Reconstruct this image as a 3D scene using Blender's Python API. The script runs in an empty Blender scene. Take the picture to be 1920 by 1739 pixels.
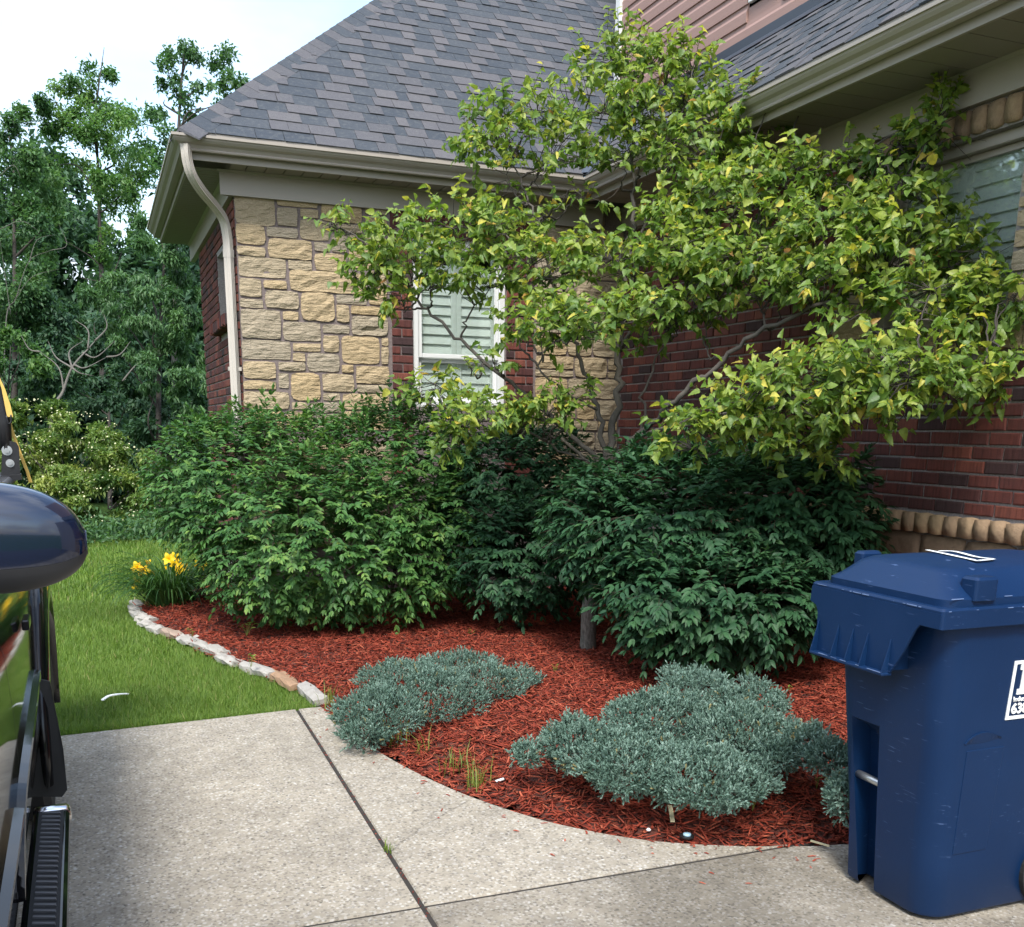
import bpy, math, random
import numpy as np
from mathutils import Matrix, Vector
rng = np.random.default_rng(7)
random.seed(7)
SC = bpy.context.scene
COL = SC.collection
PI = math.pi

# ------------------------------------------------------------------ camera, sky, sun, exposure
FPX, CYP, EYE = 1890.0, 1278.83, 1.6
PITCH, ROLL, YAW = 0.247762, -0.0125982, 0.381497
def cam_axes():
    cp, sp, cr, sr, cy, sy = math.cos(PITCH), math.sin(PITCH), math.cos(ROLL), math.sin(ROLL), math.cos(YAW), math.sin(YAW)
    f = np.array([0, cp, -sp]); r = np.array([1., 0, 0]); d = np.array([0, -sp, -cp])
    R = np.array([cr * r + sr * d, -sr * r + cr * d, f])
    return R @ np.array([[cy, -sy, 0], [sy, cy, 0], [0, 0, 1.]])
T = cam_axes()
EYEP = np.array([0, 0, EYE])
cam = bpy.data.objects.new('camera', bpy.data.cameras.new('camera'))
COL.objects.link(cam)
cam.data.sensor_width = 36.0
cam.data.lens = 36.0 * FPX / 1920
cam.data.shift_y = (CYP - 869.5) / 1920
cam.data.clip_start, cam.data.clip_end = 0.05, 2000
cam.matrix_world = Matrix(((T[0][0], -T[1][0], -T[2][0], 0), (T[0][1], -T[1][1], -T[2][1], 0), (T[0][2], -T[1][2], -T[2][2], EYE), (0, 0, 0, 1)))
SC.camera = cam

SUN_DIR = Vector((-0.26, -0.55, 0.80)).normalized()
SUN_EL = math.asin(SUN_DIR.z); SUN_AZ = math.atan2(SUN_DIR.x, SUN_DIR.y)
W = bpy.data.worlds.new("World"); SC.world = W; W.use_nodes = True
nt = W.node_tree; nt.nodes.clear()
def wn(t, **k):
    n = nt.nodes.new(t)
    for a, b in k.items(): setattr(n, a, b)
    return n
out = wn('ShaderNodeOutputWorld'); bg = wn('ShaderNodeBackground')
sky = wn('ShaderNodeTexSky', sky_type='NISHITA', sun_disc=False, sun_elevation=SUN_EL, sun_rotation=SUN_AZ, air_density=1.3, dust_density=2.0, ozone_density=1.5)
tc = wn('ShaderNodeTexCoord'); mp = wn('ShaderNodeMapping'); mp.inputs['Scale'].default_value = (1, 1, 2.2); mp.inputs['Location'].default_value = (0.35, 0.1, 0.4)
nz = wn('ShaderNodeTexNoise'); nz.inputs['Scale'].default_value = 1.7; nz.inputs['Detail'].default_value = 6; nz.inputs['Roughness'].default_value = 0.55
rp = wn('ShaderNodeValToRGB'); rp.color_ramp.elements[0].position = 0.42; rp.color_ramp.elements[1].position = 0.60
rp.color_ramp.elements[0].color = (0.05, 0.05, 0.05, 1); rp.color_ramp.elements[1].color = (1, 1, 1, 1)
mx = wn('ShaderNodeMix', data_type='RGBA'); 
sx = wn('ShaderNodeSeparateXYZ'); nt.links.new(tc.outputs['Generated'], sx.inputs[0])          # overcast: brighter towards the zenith
za = wn('ShaderNodeMath', operation='MULTIPLY_ADD', use_clamp=True); za.inputs[1].default_value = .62; za.inputs[2].default_value = .38; nt.links.new(sx.outputs['Z'], za.inputs[0])
zc = wn('ShaderNodeMix', data_type='RGBA', blend_type='MULTIPLY'); zc.inputs['Factor'].default_value = 1; zc.inputs['A'].default_value = (5.4, 6.0, 7.0, 1); nt.links.new(za.outputs[0], zc.inputs['B']); nt.links.new(zc.outputs['Result'], mx.inputs['B'])
L = nt.links.new
L(tc.outputs['Generated'], mp.inputs['Vector']); L(mp.outputs['Vector'], nz.inputs['Vector']); L(nz.outputs['Fac'], rp.inputs['Fac'])
L(rp.outputs['Color'], mx.inputs['Factor']); L(sky.outputs['Color'], mx.inputs['A']); L(mx.outputs['Result'], bg.inputs['Color'])
bg.inputs['Strength'].default_value = 0.1
L(bg.outputs['Background'], out.inputs['Surface'])
sl = bpy.data.lights.new('sun', 'SUN'); sl.energy = 1.3; sl.angle = math.radians(14); sl.color = (1.0, 0.96, 0.9)
so = bpy.data.objects.new('sun', sl); COL.objects.link(so); so.location = (-4, -3, 9)
so.rotation_euler = SUN_DIR.to_track_quat('Z', 'Y').to_euler()
vs = SC.view_settings
vs.view_transform = 'Standard'; vs.look = 'None'; vs.gamma = 1.0; vs.exposure = 2.0; vs.use_curve_mapping = False
SC.cycles.max_bounces = 7; SC.cycles.transparent_max_bounces = 12; SC.cycles.diffuse_bounces = 4

# ------------------------------------------------------------------ places in the photograph -> points in the world
def ray(x, y): return T.T @ np.array([(x - 960) / FPX, (y - CYP) / FPX, 1.0])
def hit(x, y, ax, v):
    d = ray(x, y); i = 'xyz'.index(ax); return EYEP + (v - EYEP[i]) / d[i] * d
def at(x, y, depth): return EYEP + ray(x, y) * depth
def proj(p):
    q = (np.asarray(p) - EYEP) @ T.T
    z = np.where(q[..., 2] > .05, q[..., 2], .05)
    return 960 + FPX * q[..., 0] / z, CYP + FPX * q[..., 1] / z, q[..., 2]
def unit(v):
    v = np.asarray(v, float); return v / np.maximum(np.linalg.norm(v, axis=-1, keepdims=True), 1e-9)

# ------------------------------------------------------------------ materials
MATS = {}
class NB:
    def __init__(s, name):
        s.m = bpy.data.materials.new(name); s.m.use_nodes = True; s.t = s.m.node_tree; s.t.nodes.clear()
        s.out = s.n('ShaderNodeOutputMaterial')
        MATS[name] = s.m
    def n(s, t, **k):
        n = s.t.nodes.new(t)
        for a, b in k.items(): setattr(n, a, b)
        return n
    def l(s, a, b): s.t.links.new(a, b)
    def coord(s, kind='Object', scale=(1, 1, 1)):
        m = s.n('ShaderNodeMapping'); m.inputs['Scale'].default_value = scale
        if kind == 'World':
            s.l(s.n('ShaderNodeNewGeometry').outputs['Position'], m.inputs['Vector'])
        else: s.l(s.n('ShaderNodeTexCoord').outputs[kind], m.inputs['Vector'])
        return m.outputs['Vector']
    def noise(s, vec, scale, detail=4, rough=.55):
        n = s.n('ShaderNodeTexNoise'); n.inputs['Scale'].default_value = scale; n.inputs['Detail'].default_value = detail; n.inputs['Roughness'].default_value = rough
        s.l(vec, n.inputs['Vector']); return n.outputs['Fac']
    def vor(s, vec, scale, out='Color', feature='F1', rand=1.0):
        n = s.n('ShaderNodeTexVoronoi', feature=feature); n.inputs['Scale'].default_value = scale; n.inputs['Randomness'].default_value = rand
        s.l(vec, n.inputs['Vector']); return n.outputs[out]
    def ramp(s, fac, stops, interp='LINEAR'):
        r = s.n('ShaderNodeValToRGB'); e = r.color_ramp.elements; r.color_ramp.interpolation = interp
        while len(e) < len(stops): e.new(.5)
        for i, (p, c) in enumerate(stops):
            e[i].position = p; e[i].color = (c, c, c, 1) if isinstance(c, (int, float)) else (*c, 1)
        s.l(fac, r.inputs['Fac']); return r.outputs['Color']
    def mix(s, fac, a, b, mode='MIX'):
        m = s.n('ShaderNodeMix', data_type='RGBA', blend_type=mode)
        for v, i in ((fac, m.inputs['Factor']), (a, m.inputs['A']), (b, m.inputs['B'])):
            if hasattr(v, 'is_linked'): s.l(v, i)
            elif isinstance(v, (int, float)) and i.name == 'Factor': i.default_value = v
            else: i.default_value = (*v, 1) if not isinstance(v, (int, float)) else (v, v, v, 1)
        return m.outputs['Result']
    def math(s, op, a, b=0.0, clamp=False):
        m = s.n('ShaderNodeMath', operation=op, use_clamp=clamp)
        for v, i in ((a, m.inputs[0]), (b, m.inputs[1])):
            if hasattr(v, 'is_linked'): s.l(v, i)
            else: i.default_value = v
        return m.outputs[0]
    def tint(s): 
        return s.n('ShaderNodeAttribute', attribute_name='tint').outputs['Fac']
    def bump(s, h, strength=.5, dist=.01):
        b = s.n('ShaderNodeBump'); b.inputs['Strength'].default_value = strength; b.inputs['Distance'].default_value = dist
        s.l(h, b.inputs['Height']); return b.outputs['Normal']
    def bsdf(s, col, rough=.7, normal=None, metallic=0, spec=.5, coat=0, transl=None, transl_amt=.4, sheen=0):
        p = s.n('ShaderNodeBsdfPrincipled')
        for v, k in ((col, 'Base Color'), (rough, 'Roughness')):
            if hasattr(v, 'is_linked'): s.l(v, p.inputs[k])
            else: p.inputs[k].default_value = (*v, 1) if k == 'Base Color' else v
        p.inputs['Metallic'].default_value = metallic; p.inputs['Specular IOR Level'].default_value = spec
        p.inputs['Coat Weight'].default_value = coat; p.inputs['Coat Roughness'].default_value = .03
        if normal is not None: s.l(normal, p.inputs['Normal'])
        if transl is not None:
            tr = s.n('ShaderNodeBsdfTranslucent'); s.l(transl, tr.inputs['Color'])
            mx = s.n('ShaderNodeMixShader'); mx.inputs[0].default_value = transl_amt
            s.l(p.outputs[0], mx.inputs[1]); s.l(tr.outputs[0], mx.inputs[2]); s.l(mx.outputs[0], s.out.inputs['Surface'])
        else: s.l(p.outputs[0], s.out.inputs['Surface'])
        return s.m

def leaf_mat(name, stops, rough=.5, transl=.35, spec=.4, tscale=1.5, vein=True):
    b = NB(name); t = b.tint()
    c = b.ramp(t, stops)
    v = b.noise(b.coord('World'), 45, 3)
    c = b.mix(b.ramp(v, [(.35, .75), (.7, 1.15)]), (0, 0, 0), c) if vein else c
    tc2 = b.mix(1.0, c, (tscale, tscale * 1.05, tscale * .6), 'MULTIPLY')
    return b.bsdf(c, rough, spec=spec, transl=tc2, transl_amt=transl)
def plain(name, col, rough=.5, metallic=0, spec=.5, coat=0, var=.12, scale=8, bump=0, bscale=60):
    b = NB(name); c = b.coord('World')
    n = b.noise(c, scale, 5)
    cc = b.mix(n, tuple(x * (1 - var) for x in col), tuple(min(1, x * (1 + var)) for x in col))
    nn = b.bump(b.noise(c, bscale, 3), .4, bump) if bump else None
    r = b.math('MULTIPLY_ADD', n, .15); r.node.inputs[2].default_value = rough - .075
    return b.bsdf(cc, r, nn, metallic, spec, coat)

def make_materials():
    # brick: fired-clay reds with a few charcoal ones, wire-cut vertical drag marks
    b = NB('brick'); t = b.tint(); w = b.coord('World')
    c = b.ramp(t, [(0, (.062, .028, .028)), (.08, (.045, .034, .036)), (.16, (.080, .032, .030)), (.5, (.125, .040, .033)), (.78, (.160, .048, .037)), (1, (.21, .07, .048))])
    drag = b.noise(b.coord('World', (60, 60, 5)), 1.0, 3)
    c = b.mix(b.ramp(drag, [(.35, .62), (.65, 1.2)]), (0.01, 0.006, 0.006), c)
    big = b.noise(w, 9, 5, .65)
    c = b.mix(b.ramp(big, [(.45, 0.0), (.78, .55)]), c, (.055, .034, .034))
    b.bsdf(c, .82, b.bump(b.math('ADD', drag, b.noise(w, 180, 3)), .6, .004), spec=.25)
    b = NB('mortar'); w = b.coord('World'); n = b.noise(w, 70, 5)
    b.bsdf(b.ramp(n, [(.3, (.19, .175, .17)), (.7, (.33, .30, .29))]), .95, b.bump(n, .6, .005), spec=.1)
    b = NB('stone_mortar'); w = b.coord('World'); n = b.noise(w, 60, 5)
    b.bsdf(b.ramp(n, [(.3, (.14, .115, .11)), (.7, (.225, .185, .18))]), .95, b.bump(n, .6, .004), spec=.1)
    # sandstone
    b = NB('sandstone'); t = b.tint(); w = b.coord('World'); n = b.noise(w, 14, 7, .62); f = b.noise(w, 120, 4)
    c = b.ramp(t, [(0, (.36, .31, .235)), (.35, (.42, .345, .235)), (.7, (.46, .36, .225)), (1, (.48, .36, .205))])
    c = b.mix(b.ramp(n, [(.28, .86), (.5, 1.0)]), (.22, .17, .11), c)
    c = b.mix(b.ramp(f, [(.3, .25), (.6, 0)]), c, (.14, .105, .07))
    lay = b.noise(b.coord('World', (7, 7, 30)), 1.4, 5, .6)
    h = b.math('ADD', b.math('MULTIPLY', lay, 1.4), b.math('ADD', n, b.math('MULTIPLY', f, .25)))
    b.bsdf(c, .9, b.bump(h, .9, .022), spec=.15)
    b = NB('brown_stone'); t = b.tint(); w = b.coord('World'); n = b.noise(w, 16, 7, .62); f = b.noise(w, 120, 4)
    c = b.ramp(t, [(0, (.21, .145, .10)), (.5, (.31, .215, .135)), (1, (.38, .265, .15))])
    c = b.mix(b.ramp(n, [(.32, .65), (.6, 1.0)]), (.11, .08, .055), c)
    b.bsdf(c, .9, b.bump(b.math('ADD', n, b.math('MULTIPLY', f, .3)), .8, .014), spec=.15)
    # shingle granules
    b = NB('shingle'); t = b.tint(); w = b.coord('World'); f = b.noise(w, 260, 2, .7); m = b.noise(w, 30, 4)
    c = b.ramp(t, [(0, (.052, .064, .080)), (.30, (.068, .079, .093)), (.36, (.090, .093, .104)), (.75, (.106, .106, .117)), (1, (.120, .118, .126))])
    c = b.mix(b.ramp(f, [(.38, .55), (.62, 1.25)]), (.03, .03, .035), c)
    c = b.mix(b.ramp(m, [(.5, 0), (.75, .35)]), c, (.15, .155, .15))
    b.bsdf(c, .95, b.bump(f, .6, .003), spec=.2)
    # aluminium trim
    plain('taupe_metal', (.33, .295, .255), .42, spec=.5, var=.05, scale=3)
    plain('taupe_dark', (.20, .185, .165), .5, var=.06, scale=4)
    plain('soffit', (.24, .22, .185), .55, var=.06, scale=5)
    plain('downspout_metal', (.46, .42, .37), .4, var=.05, scale=5)
    plain('white_vinyl', (.66, .67, .66), .4, var=.04)
    plain('shutter_white', (.78, .80, .77), .5, var=.04)
    plain('flashing', (.035, .042, .055), .35, var=.2, scale=5)
    b = NB('siding'); t = b.tint(); g = b.noise(b.coord('World', (1, 1, 40)), 6, 5); w = b.noise(b.coord('World'), 2, 3)
    c = b.mix(g, (.30, .185, .155), (.37, .235, .20)); c = b.mix(b.ramp(w, [(.3, .9), (.7, 1)]), (.2, .13, .11), c)
    b.bsdf(c, .55, b.bump(g, .2, .002), spec=.35)
    b = NB('window_glass')
    tr = b.n('ShaderNodeBsdfTransparent'); tr.inputs[0].default_value = (.95, .985, .97, 1); gl = b.n('ShaderNodeBsdfGlossy'); gl.inputs['Roughness'].default_value = .02
    lw = b.n('ShaderNodeLayerWeight'); lw.inputs[0].default_value = .35; ms = b.n('ShaderNodeMixShader')
    b.l(b.math('MULTIPLY_ADD', lw.outputs['Fresnel'], .42), ms.inputs[0]); ms.inputs[0].links[0].from_node.inputs[2].default_value = .06
    b.l(tr.outputs[0], ms.inputs[1]); b.l(gl.outputs[0], ms.inputs[2]); b.l(ms.outputs[0], b.out.inputs['Surface'])
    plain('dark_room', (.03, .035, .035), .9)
    # concrete with exposed aggregate
    b = NB('concrete'); w = b.coord('World'); t = b.tint()
    v1 = b.vor(w, 62); v2 = b.vor(w, 110); d1 = b.vor(w, 62, 'Distance'); n = b.noise(w, 1.3, 6, .6); n2 = b.noise(w, 7, 6, .65); fine = b.noise(w, 340, 2)
    s1 = b.n('ShaderNodeSeparateColor'); b.l(v1, s1.inputs[0]); s2 = b.n('ShaderNodeSeparateColor'); b.l(v2, s2.inputs[0])
    base = b.mix(fine, (.285, .25, .19), (.43, .385, .30))
    peb = b.ramp(s1.outputs[0], [(0, (.07, .062, .055)), (.12, (.13, .115, .10)), (.3, (.33, .295, .24)), (.6, (.46, .42, .35)), (.82, (.54, .50, .44)), (.93, (.70, .68, .62))])
    c = b.mix(b.ramp(d1, [(.28, .85), (.5, 0)]), base, peb)
    small = b.ramp(s2.outputs[1], [(0, (.06, .055, .05)), (.12, (.14, .125, .11)), (.16, (.36, .32, .265)), (.86, (.42, .38, .31)), (.9, (.62, .60, .56))])
    c = b.mix(.42, c, small)
    c = b.mix(b.ramp(n2, [(.36, .30), (.58, 0)]), c, (.15, .135, .115))
    dk = b.math('MULTIPLY', b.ramp(n, [(.40, 1), (.66, .12)]), b.math('MULTIPLY_ADD', t, .70)); dk.node.inputs[1].links[0].from_node.inputs[2].default_value = .16
    c = b.mix(dk, c, (.36, .355, .35), 'MULTIPLY')
    b.bsdf(c, .88, b.bump(b.math('ADD', b.math('MULTIPLY', d1, -1), fine), .5, .004), spec=.2)
    plain('joint_dirt', (.028, .024, .02), .95, var=.5, scale=60)
    plain('soil', (.075, .022, .014), .95, var=.4, scale=40, bump=.01)
    b = NB('lawn_soil'); w = b.coord('World'); n = b.noise(w, 50, 5)
    b.bsdf(b.ramp(n, [(.3, (.022, .045, .010)), (.7, (.05, .095, .018))]), .95, b.bump(n, .6, .02), spec=.1)
    b = NB('grass_blade'); t = b.tint(); big = b.noise(b.coord('World'), .9, 4)
    c = b.ramp(t, [(0, (.060, .125, .018)), (.45, (.122, .215, .034)), (.85, (.205, .300, .052)), (.97, (.28, .33, .09)), (1, (.40, .33, .16))])
    c = b.mix(b.ramp(big, [(.35, .78), (.65, 1.15)]), (.02, .05, .01), c)
    b.bsdf(c, .55, spec=.35, transl=b.mix(1.0, c, (1.5, 1.55, .8), 'MULTIPLY'), transl_amt=.35)
    b = NB('mulch'); t = b.tint(); f = b.noise(b.coord('World', (1, 1, 1)), 130, 3)
    c = b.ramp(t, [(0, (.075, .016, .010)), (.35, (.205, .034, .018)), (.7, (.325, .056, .029)), (.93, (.41, .105, .055)), (1, (.46, .24, .15))])
    b.bsdf(b.mix(b.ramp(f, [(.3, .7), (.65, 1.1)]), (.02, .008, .006), c), .8, b.bump(f, .5, .003), spec=.25)
    # foliage
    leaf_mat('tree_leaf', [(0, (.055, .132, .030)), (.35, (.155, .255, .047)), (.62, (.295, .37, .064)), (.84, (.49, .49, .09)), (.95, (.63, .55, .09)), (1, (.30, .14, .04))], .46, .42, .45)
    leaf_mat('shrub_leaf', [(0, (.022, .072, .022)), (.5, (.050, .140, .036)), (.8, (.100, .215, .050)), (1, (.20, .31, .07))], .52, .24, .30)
    leaf_mat('shade_leaf', [(0, (.014, .050, .024)), (.5, (.026, .082, .034)), (.85, (.044, .115, .043)), (1, (.075, .16, .055))], .55, .20, .28)  # darkened copy of the bush leaf; house shade is put into its colour
    leaf_mat('juniper_needle', [(0, (.050, .090, .070)), (.4, (.12, .205, .160)), (.75, (.18, .275, .225)), (.93, (.24, .34, .285)), (1, (.28, .25, .12))], .6, .12, .25, vein=False)
    leaf_mat('daylily_leaf', [(0, (.022, .075, .020)), (1, (.075, .170, .040))], .45, .3, .4)
    leaf_mat('lily_petal', [(0, (.78, .44, .010)), (1, (.88, .64, .02))], .5, .35, .3, vein=False)
    leaf_mat('weed_leaf', [(0, (.12, .20, .035)), (1, (.32, .36, .08))], .5, .35, .3)
    G = [(0, (.034, .085, .034)), (.5, (.070, .155, .056)), (1, (.14, .25, .09))]
    leaf_mat('wood_leaf', G, .5, .35, .4, vein=False)
    leaf_mat('light_leaf', [(0, (.040, .105, .032)), (.5, (.095, .20, .055)), (1, (.19, .29, .09))], .5, .38, .4, vein=False)
    leaf_mat('hazy_deep_leaf', [(0, (.024, .060, .034)), (.6, (.050, .112, .056)), (1, (.09, .17, .075))], .55, .3, .3, vein=False)  # deep wood greens, lightened and blued to put distance haze into the colour
    leaf_mat('dogwood_leaf', [(0, (.05, .11, .026)), (.5, (.13, .21, .045)), (1, (.30, .34, .08))], .5, .35, .35, vein=False)
    plain('dogwood_flower', (.50, .50, .30), .7, var=.1)
    b = NB('bark'); w = b.coord('World', (1, 1, .35)); n = b.noise(w, 60, 6, .65); m = b.noise(b.coord('World'), 9, 4)
    c = b.ramp(n, [(.3, (.07, .06, .05)), (.7, (.22, .19, .16))]); c = b.mix(b.ramp(m, [(.5, 0), (.7, .5)]), c, (.13, .15, .12))
    b.bsdf(c, .9, b.bump(n, .9, .012), spec=.15)
    plain('tree_bark', (.085, .075, .064), .9, var=.45, scale=25, bump=.008)
    plain('dark_bark', (.050, .042, .036), .9, var=.4, scale=30)
    plain('grey_wood', (.13, .12, .105), .85, var=.3, scale=20)
    plain('stem_brown', (.055, .040, .026), .9, var=.4, scale=30)
    # edging stones
    b = NB('edging'); t = b.tint(); w = b.coord('World'); n = b.noise(w, 25, 6, .6)
    c = b.ramp(t, [(0, (.33, .315, .285)), (.6, (.38, .36, .325)), (.75, (.33, .26, .215)), (1, (.32, .19, .105))])
    b.bsdf(b.mix(b.ramp(n, [(.3, .7), (.6, 1)]), (.16, .13, .10), c), .9, b.bump(n, .6, .01), spec=.15)
    # bin plastic with scuffs
    b = NB('bin_plastic'); w = b.coord('World'); n = b.noise(w, 3, 5); sc = b.noise(b.coord('World', (30, 14, 160)), 1, 3, .5); f = b.noise(w, 220, 2)
    c = b.mix(n, (.0018, .0150, .053), (.0030, .0225, .076))
    msk = b.math('MULTIPLY', b.ramp(sc, [(.655, 0), (.70, 1)]), b.ramp(b.noise(w, 5, 3), [(.48, 0), (.62, .55)]))
    c = b.mix(msk, c, (.08, .13, .26))
    b.bsdf(c, b.ramp(n, [(.3, .38), (.7, .52)]), b.bump(b.math('ADD', f, b.math('MULTIPLY', n, 6)), .12, .003), spec=.30)
    plain('bin_scuff', (.13, .19, .34), .5, var=.25, scale=60)
    plain('steel', (.52, .53, .52), .38, metallic=.85, var=.15, scale=40)
    plain('white_print', (.80, .82, .80), .5, var=.05)
    plain('rubber', (.016, .016, .017), .75, var=.3, scale=40, bump=.002)
    # truck
    b = NB('black_paint'); b.bsdf((.006, .006, .007), .06, spec=.32, coat=0)
    b = NB('mirror_paint'); w = b.coord('World'); n = b.noise(w, 6, 4); b.bsdf(b.mix(n, (.004, .009, .024), (.006, .012, .034)), .12, spec=.6, coat=.8)
    plain('dark_plastic', (.032, .032, .035), .5, var=.2, scale=15)
    plain('black_plastic', (.013, .013, .014), .42, var=.25, scale=15, bump=.001, bscale=300)
    plain('grey_plastic', (.10, .10, .105), .6, var=.12, scale=20)
    plain('chrome', (.75, .75, .76), .12, metallic=1, var=.05)
    plain('yellow_strap', (.62, .42, .10), .7, var=.15, scale=40)
    plain('dark_glass', (.006, .007, .008), .03, spec=.6)
    plain('pale_wood', (.62, .55, .34), .7, var=.15, scale=40)
    plain('blue_cap', (.40, .60, .72), .35, var=.1)
make_materials()

# ------------------------------------------------------------------ geometry helpers
ORG = {}                                             # world origin of every object that parents others
def link(o, parent=None):
    COL.objects.link(o)
    if parent is not None: o.parent = parent
    return o
def tag(o, label=None, cat=None, group=None, kind=None):
    for k, v in (('label', label), ('category', cat), ('group', group), ('kind', kind)):
        if v: o[k] = v
    return o
def thing(name, loc, label, cat, group=None):
    o = bpy.data.objects.new(name, None); o.location = tuple(loc); o.empty_display_size = .1
    COL.objects.link(o); ORG[o.name] = np.array(loc, float)
    return tag(o, label, cat, group)
def org(parent): return ORG.get(parent.name, np.zeros(3)) if parent is not None else np.zeros(3)
def setmesh(me, V, F, tint=None, mat=None, smooth=False):
    V = np.asarray(V, np.float32)
    if isinstance(F, np.ndarray):
        k = F.shape[1]; n = len(F)
        me.vertices.add(len(V)); me.vertices.foreach_set('co', V.ravel())
        me.loops.add(n * k); me.loops.foreach_set('vertex_index', F.astype(np.int32).ravel())
        me.polygons.add(n); me.polygons.foreach_set('loop_start', np.arange(0, n * k, k, dtype=np.int32))
        me.update(calc_edges=True)
    else:
        me.from_pydata([tuple(map(float, v)) for v in V], [], F); me.update()
    if tint is not None:
        a = me.attributes.new('tint', 'FLOAT', 'POINT'); a.data.foreach_set('value', np.asarray(tint, np.float32))
    if smooth: me.polygons.foreach_set('use_smooth', np.ones(len(me.polygons), bool))
    if mat: me.materials.append(MATS[mat])
    return me
def add(name, V, F, mat, parent=None, tint=None, smooth=False, origin=None, kind=None):
    """One mesh object; V in world coordinates."""
    o0 = org(parent) + (np.zeros(3) if origin is None else np.asarray(origin) - org(parent))
    me = setmesh(bpy.data.meshes.new(name), np.asarray(V, float) - o0, F, tint, mat, smooth)
    o = bpy.data.objects.new(name, me); o.location = tuple(o0 - org(parent)); link(o, parent)
    ORG[o.name] = o0
    if kind: o['kind'] = kind
    return o
class MB:
    def __init__(s): s.V = []; s.F = []; s.t = []; s.n = 0
    def raw(s, V, F, tint=.5):
        V = np.asarray(V, float); s.V.append(V); s.F += [[int(i) + s.n for i in f] for f in F]
        s.t.append(np.full(len(V), tint) if np.isscalar(tint) else np.asarray(tint)); s.n += len(V); return s
    def box(s, lo, hi, tint=.5, M=None, off=(0, 0, 0)):
        x0, y0, z0 = lo; x1, y1, z1 = hi
        V = np.array([(x0, y0, z0), (x1, y0, z0), (x1, y1, z0), (x0, y1, z0), (x0, y0, z1), (x1, y0, z1), (x1, y1, z1), (x0, y1, z1)], float)
        if M is not None: V = V @ np.asarray(M).T
        return s.raw(V + np.asarray(off), [(0, 3, 2, 1), (4, 5, 6, 7), (0, 1, 5, 4), (1, 2, 6, 5), (2, 3, 7, 6), (3, 0, 4, 7)], tint)
    def tube(s, pts, rad, n=7, tint=.5, cap=True):
        pts = np.asarray(pts, float); rad = np.full(len(pts), rad) if np.isscalar(rad) else np.asarray(rad)
        tg = unit(np.gradient(pts, axis=0)); up = np.array([0, 0, 1.]) if abs(tg[0][2]) < .9 else np.array([1., 0, 0])
        V = []; u = unit(np.cross(up, tg[0]))
        for p, t_, r in zip(pts, tg, rad):
            u = unit(u - t_ * (u @ t_)); w = np.cross(t_, u); a = np.arange(n) * 2 * PI / n
            V.append(p + r * (np.cos(a)[:, None] * u + np.sin(a)[:, None] * w))
        F = [(i * n + j, i * n + (j + 1) % n, (i + 1) * n + (j + 1) % n, (i + 1) * n + j) for i in range(len(pts) - 1) for j in range(n)]
        if cap: F += [tuple(range(n))[::-1], tuple((len(pts) - 1) * n + j for j in range(n))]
        return s.raw(np.concatenate(V), F, tint)
    def loft(s, rings, closed=True, cap=True, tint=.5):
        n = len(rings[0]); m = n if closed else n - 1
        F = [(i * n + j, i * n + (j + 1) % n, (i + 1) * n + (j + 1) % n, (i + 1) * n + j) for i in range(len(rings) - 1) for j in range(m)]
        if cap and closed: F += [tuple(range(n))[::-1], tuple((len(rings) - 1) * n + j for j in range(n))]
        return s.raw(np.concatenate([np.asarray(r, float) for r in rings]), F, tint)
    def build(s, name, mat, parent=None, smooth=False, origin=None, kind=None, bevel=0):
        o = add(name, np.concatenate(s.V), s.F, mat, parent, np.concatenate(s.t), smooth, origin, kind)
        if bevel:
            m = o.modifiers.new('bevel', 'BEVEL'); m.width = bevel; m.segments = 2; m.limit_method = 'ANGLE'
        return o

def smooth_path(pts, k=8):
    """Catmull-Rom through pts."""
    p = np.asarray(pts, float); q = np.vstack([2 * p[0] - p[1], p, 2 * p[-1] - p[-2]]); o = []
    for i in range(1, len(q) - 2):
        for t in np.linspace(0, 1, k, endpoint=False):
            a, b, c, d = q[i - 1:i + 3]
            o.append(.5 * (2 * b + (c - a) * t + (2 * a - 5 * b + 4 * c - d) * t * t + (3 * b - a - 3 * c + d) * t ** 3))
    return np.array(o + [p[-1]])

# pieces: many alike meshes, the 300 that show largest as objects, the rest joined
def pieces(name, items, variants, mat, parent, limit=300, smooth=False, rest=None, score=None):
    """items: (variant index, 4x4 world matrix). variants: [(V, F, tint)]"""
    mes = [setmesh(bpy.data.meshes.new(name), v, f, np.full(len(v), t) if np.isscalar(t) else t, mat, smooth) for v, f, t in variants]
    if not items: return []
    Ms = np.array([m for _, m in items]); P = Ms[:, :3, 3]
    x, y, d = proj(P)
    size = np.linalg.norm(Ms[:, :3, 0], axis=1) * np.linalg.norm(Ms[:, :3, 2], axis=1)
    sc = size / np.maximum(d, .3) ** 2
    sc = np.where((d > .2) & (x > -20) & (x < 1940) & (y > -20) & (y < 1760), sc, -1 / np.maximum(sc, 1e-9))
    if score is not None: sc = score
    order = np.argsort(-sc); objs = []; o0 = org(parent)
    for i in order[:limit]:
        o = bpy.data.objects.new(name, mes[items[i][0]])
        m = Matrix(items[i][1].tolist()); m.translation -= Vector(o0); o.matrix_basis = m
        link(o, parent); objs.append(o)
    if len(order) > limit:
        b = MB()
        for i in order[limit:]:
            v, f, t = variants[items[i][0]]; M = items[i][1]
            b.raw(np.asarray(v) @ M[:3, :3].T + M[:3, 3], f, t)
        b.build(rest or name + '_field', mat, parent, smooth, kind='stuff')
    return objs
def mat4(R, p):
    M = np.eye(4); M[:3, :3] = R; M[:3, 3] = p; return M

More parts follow.
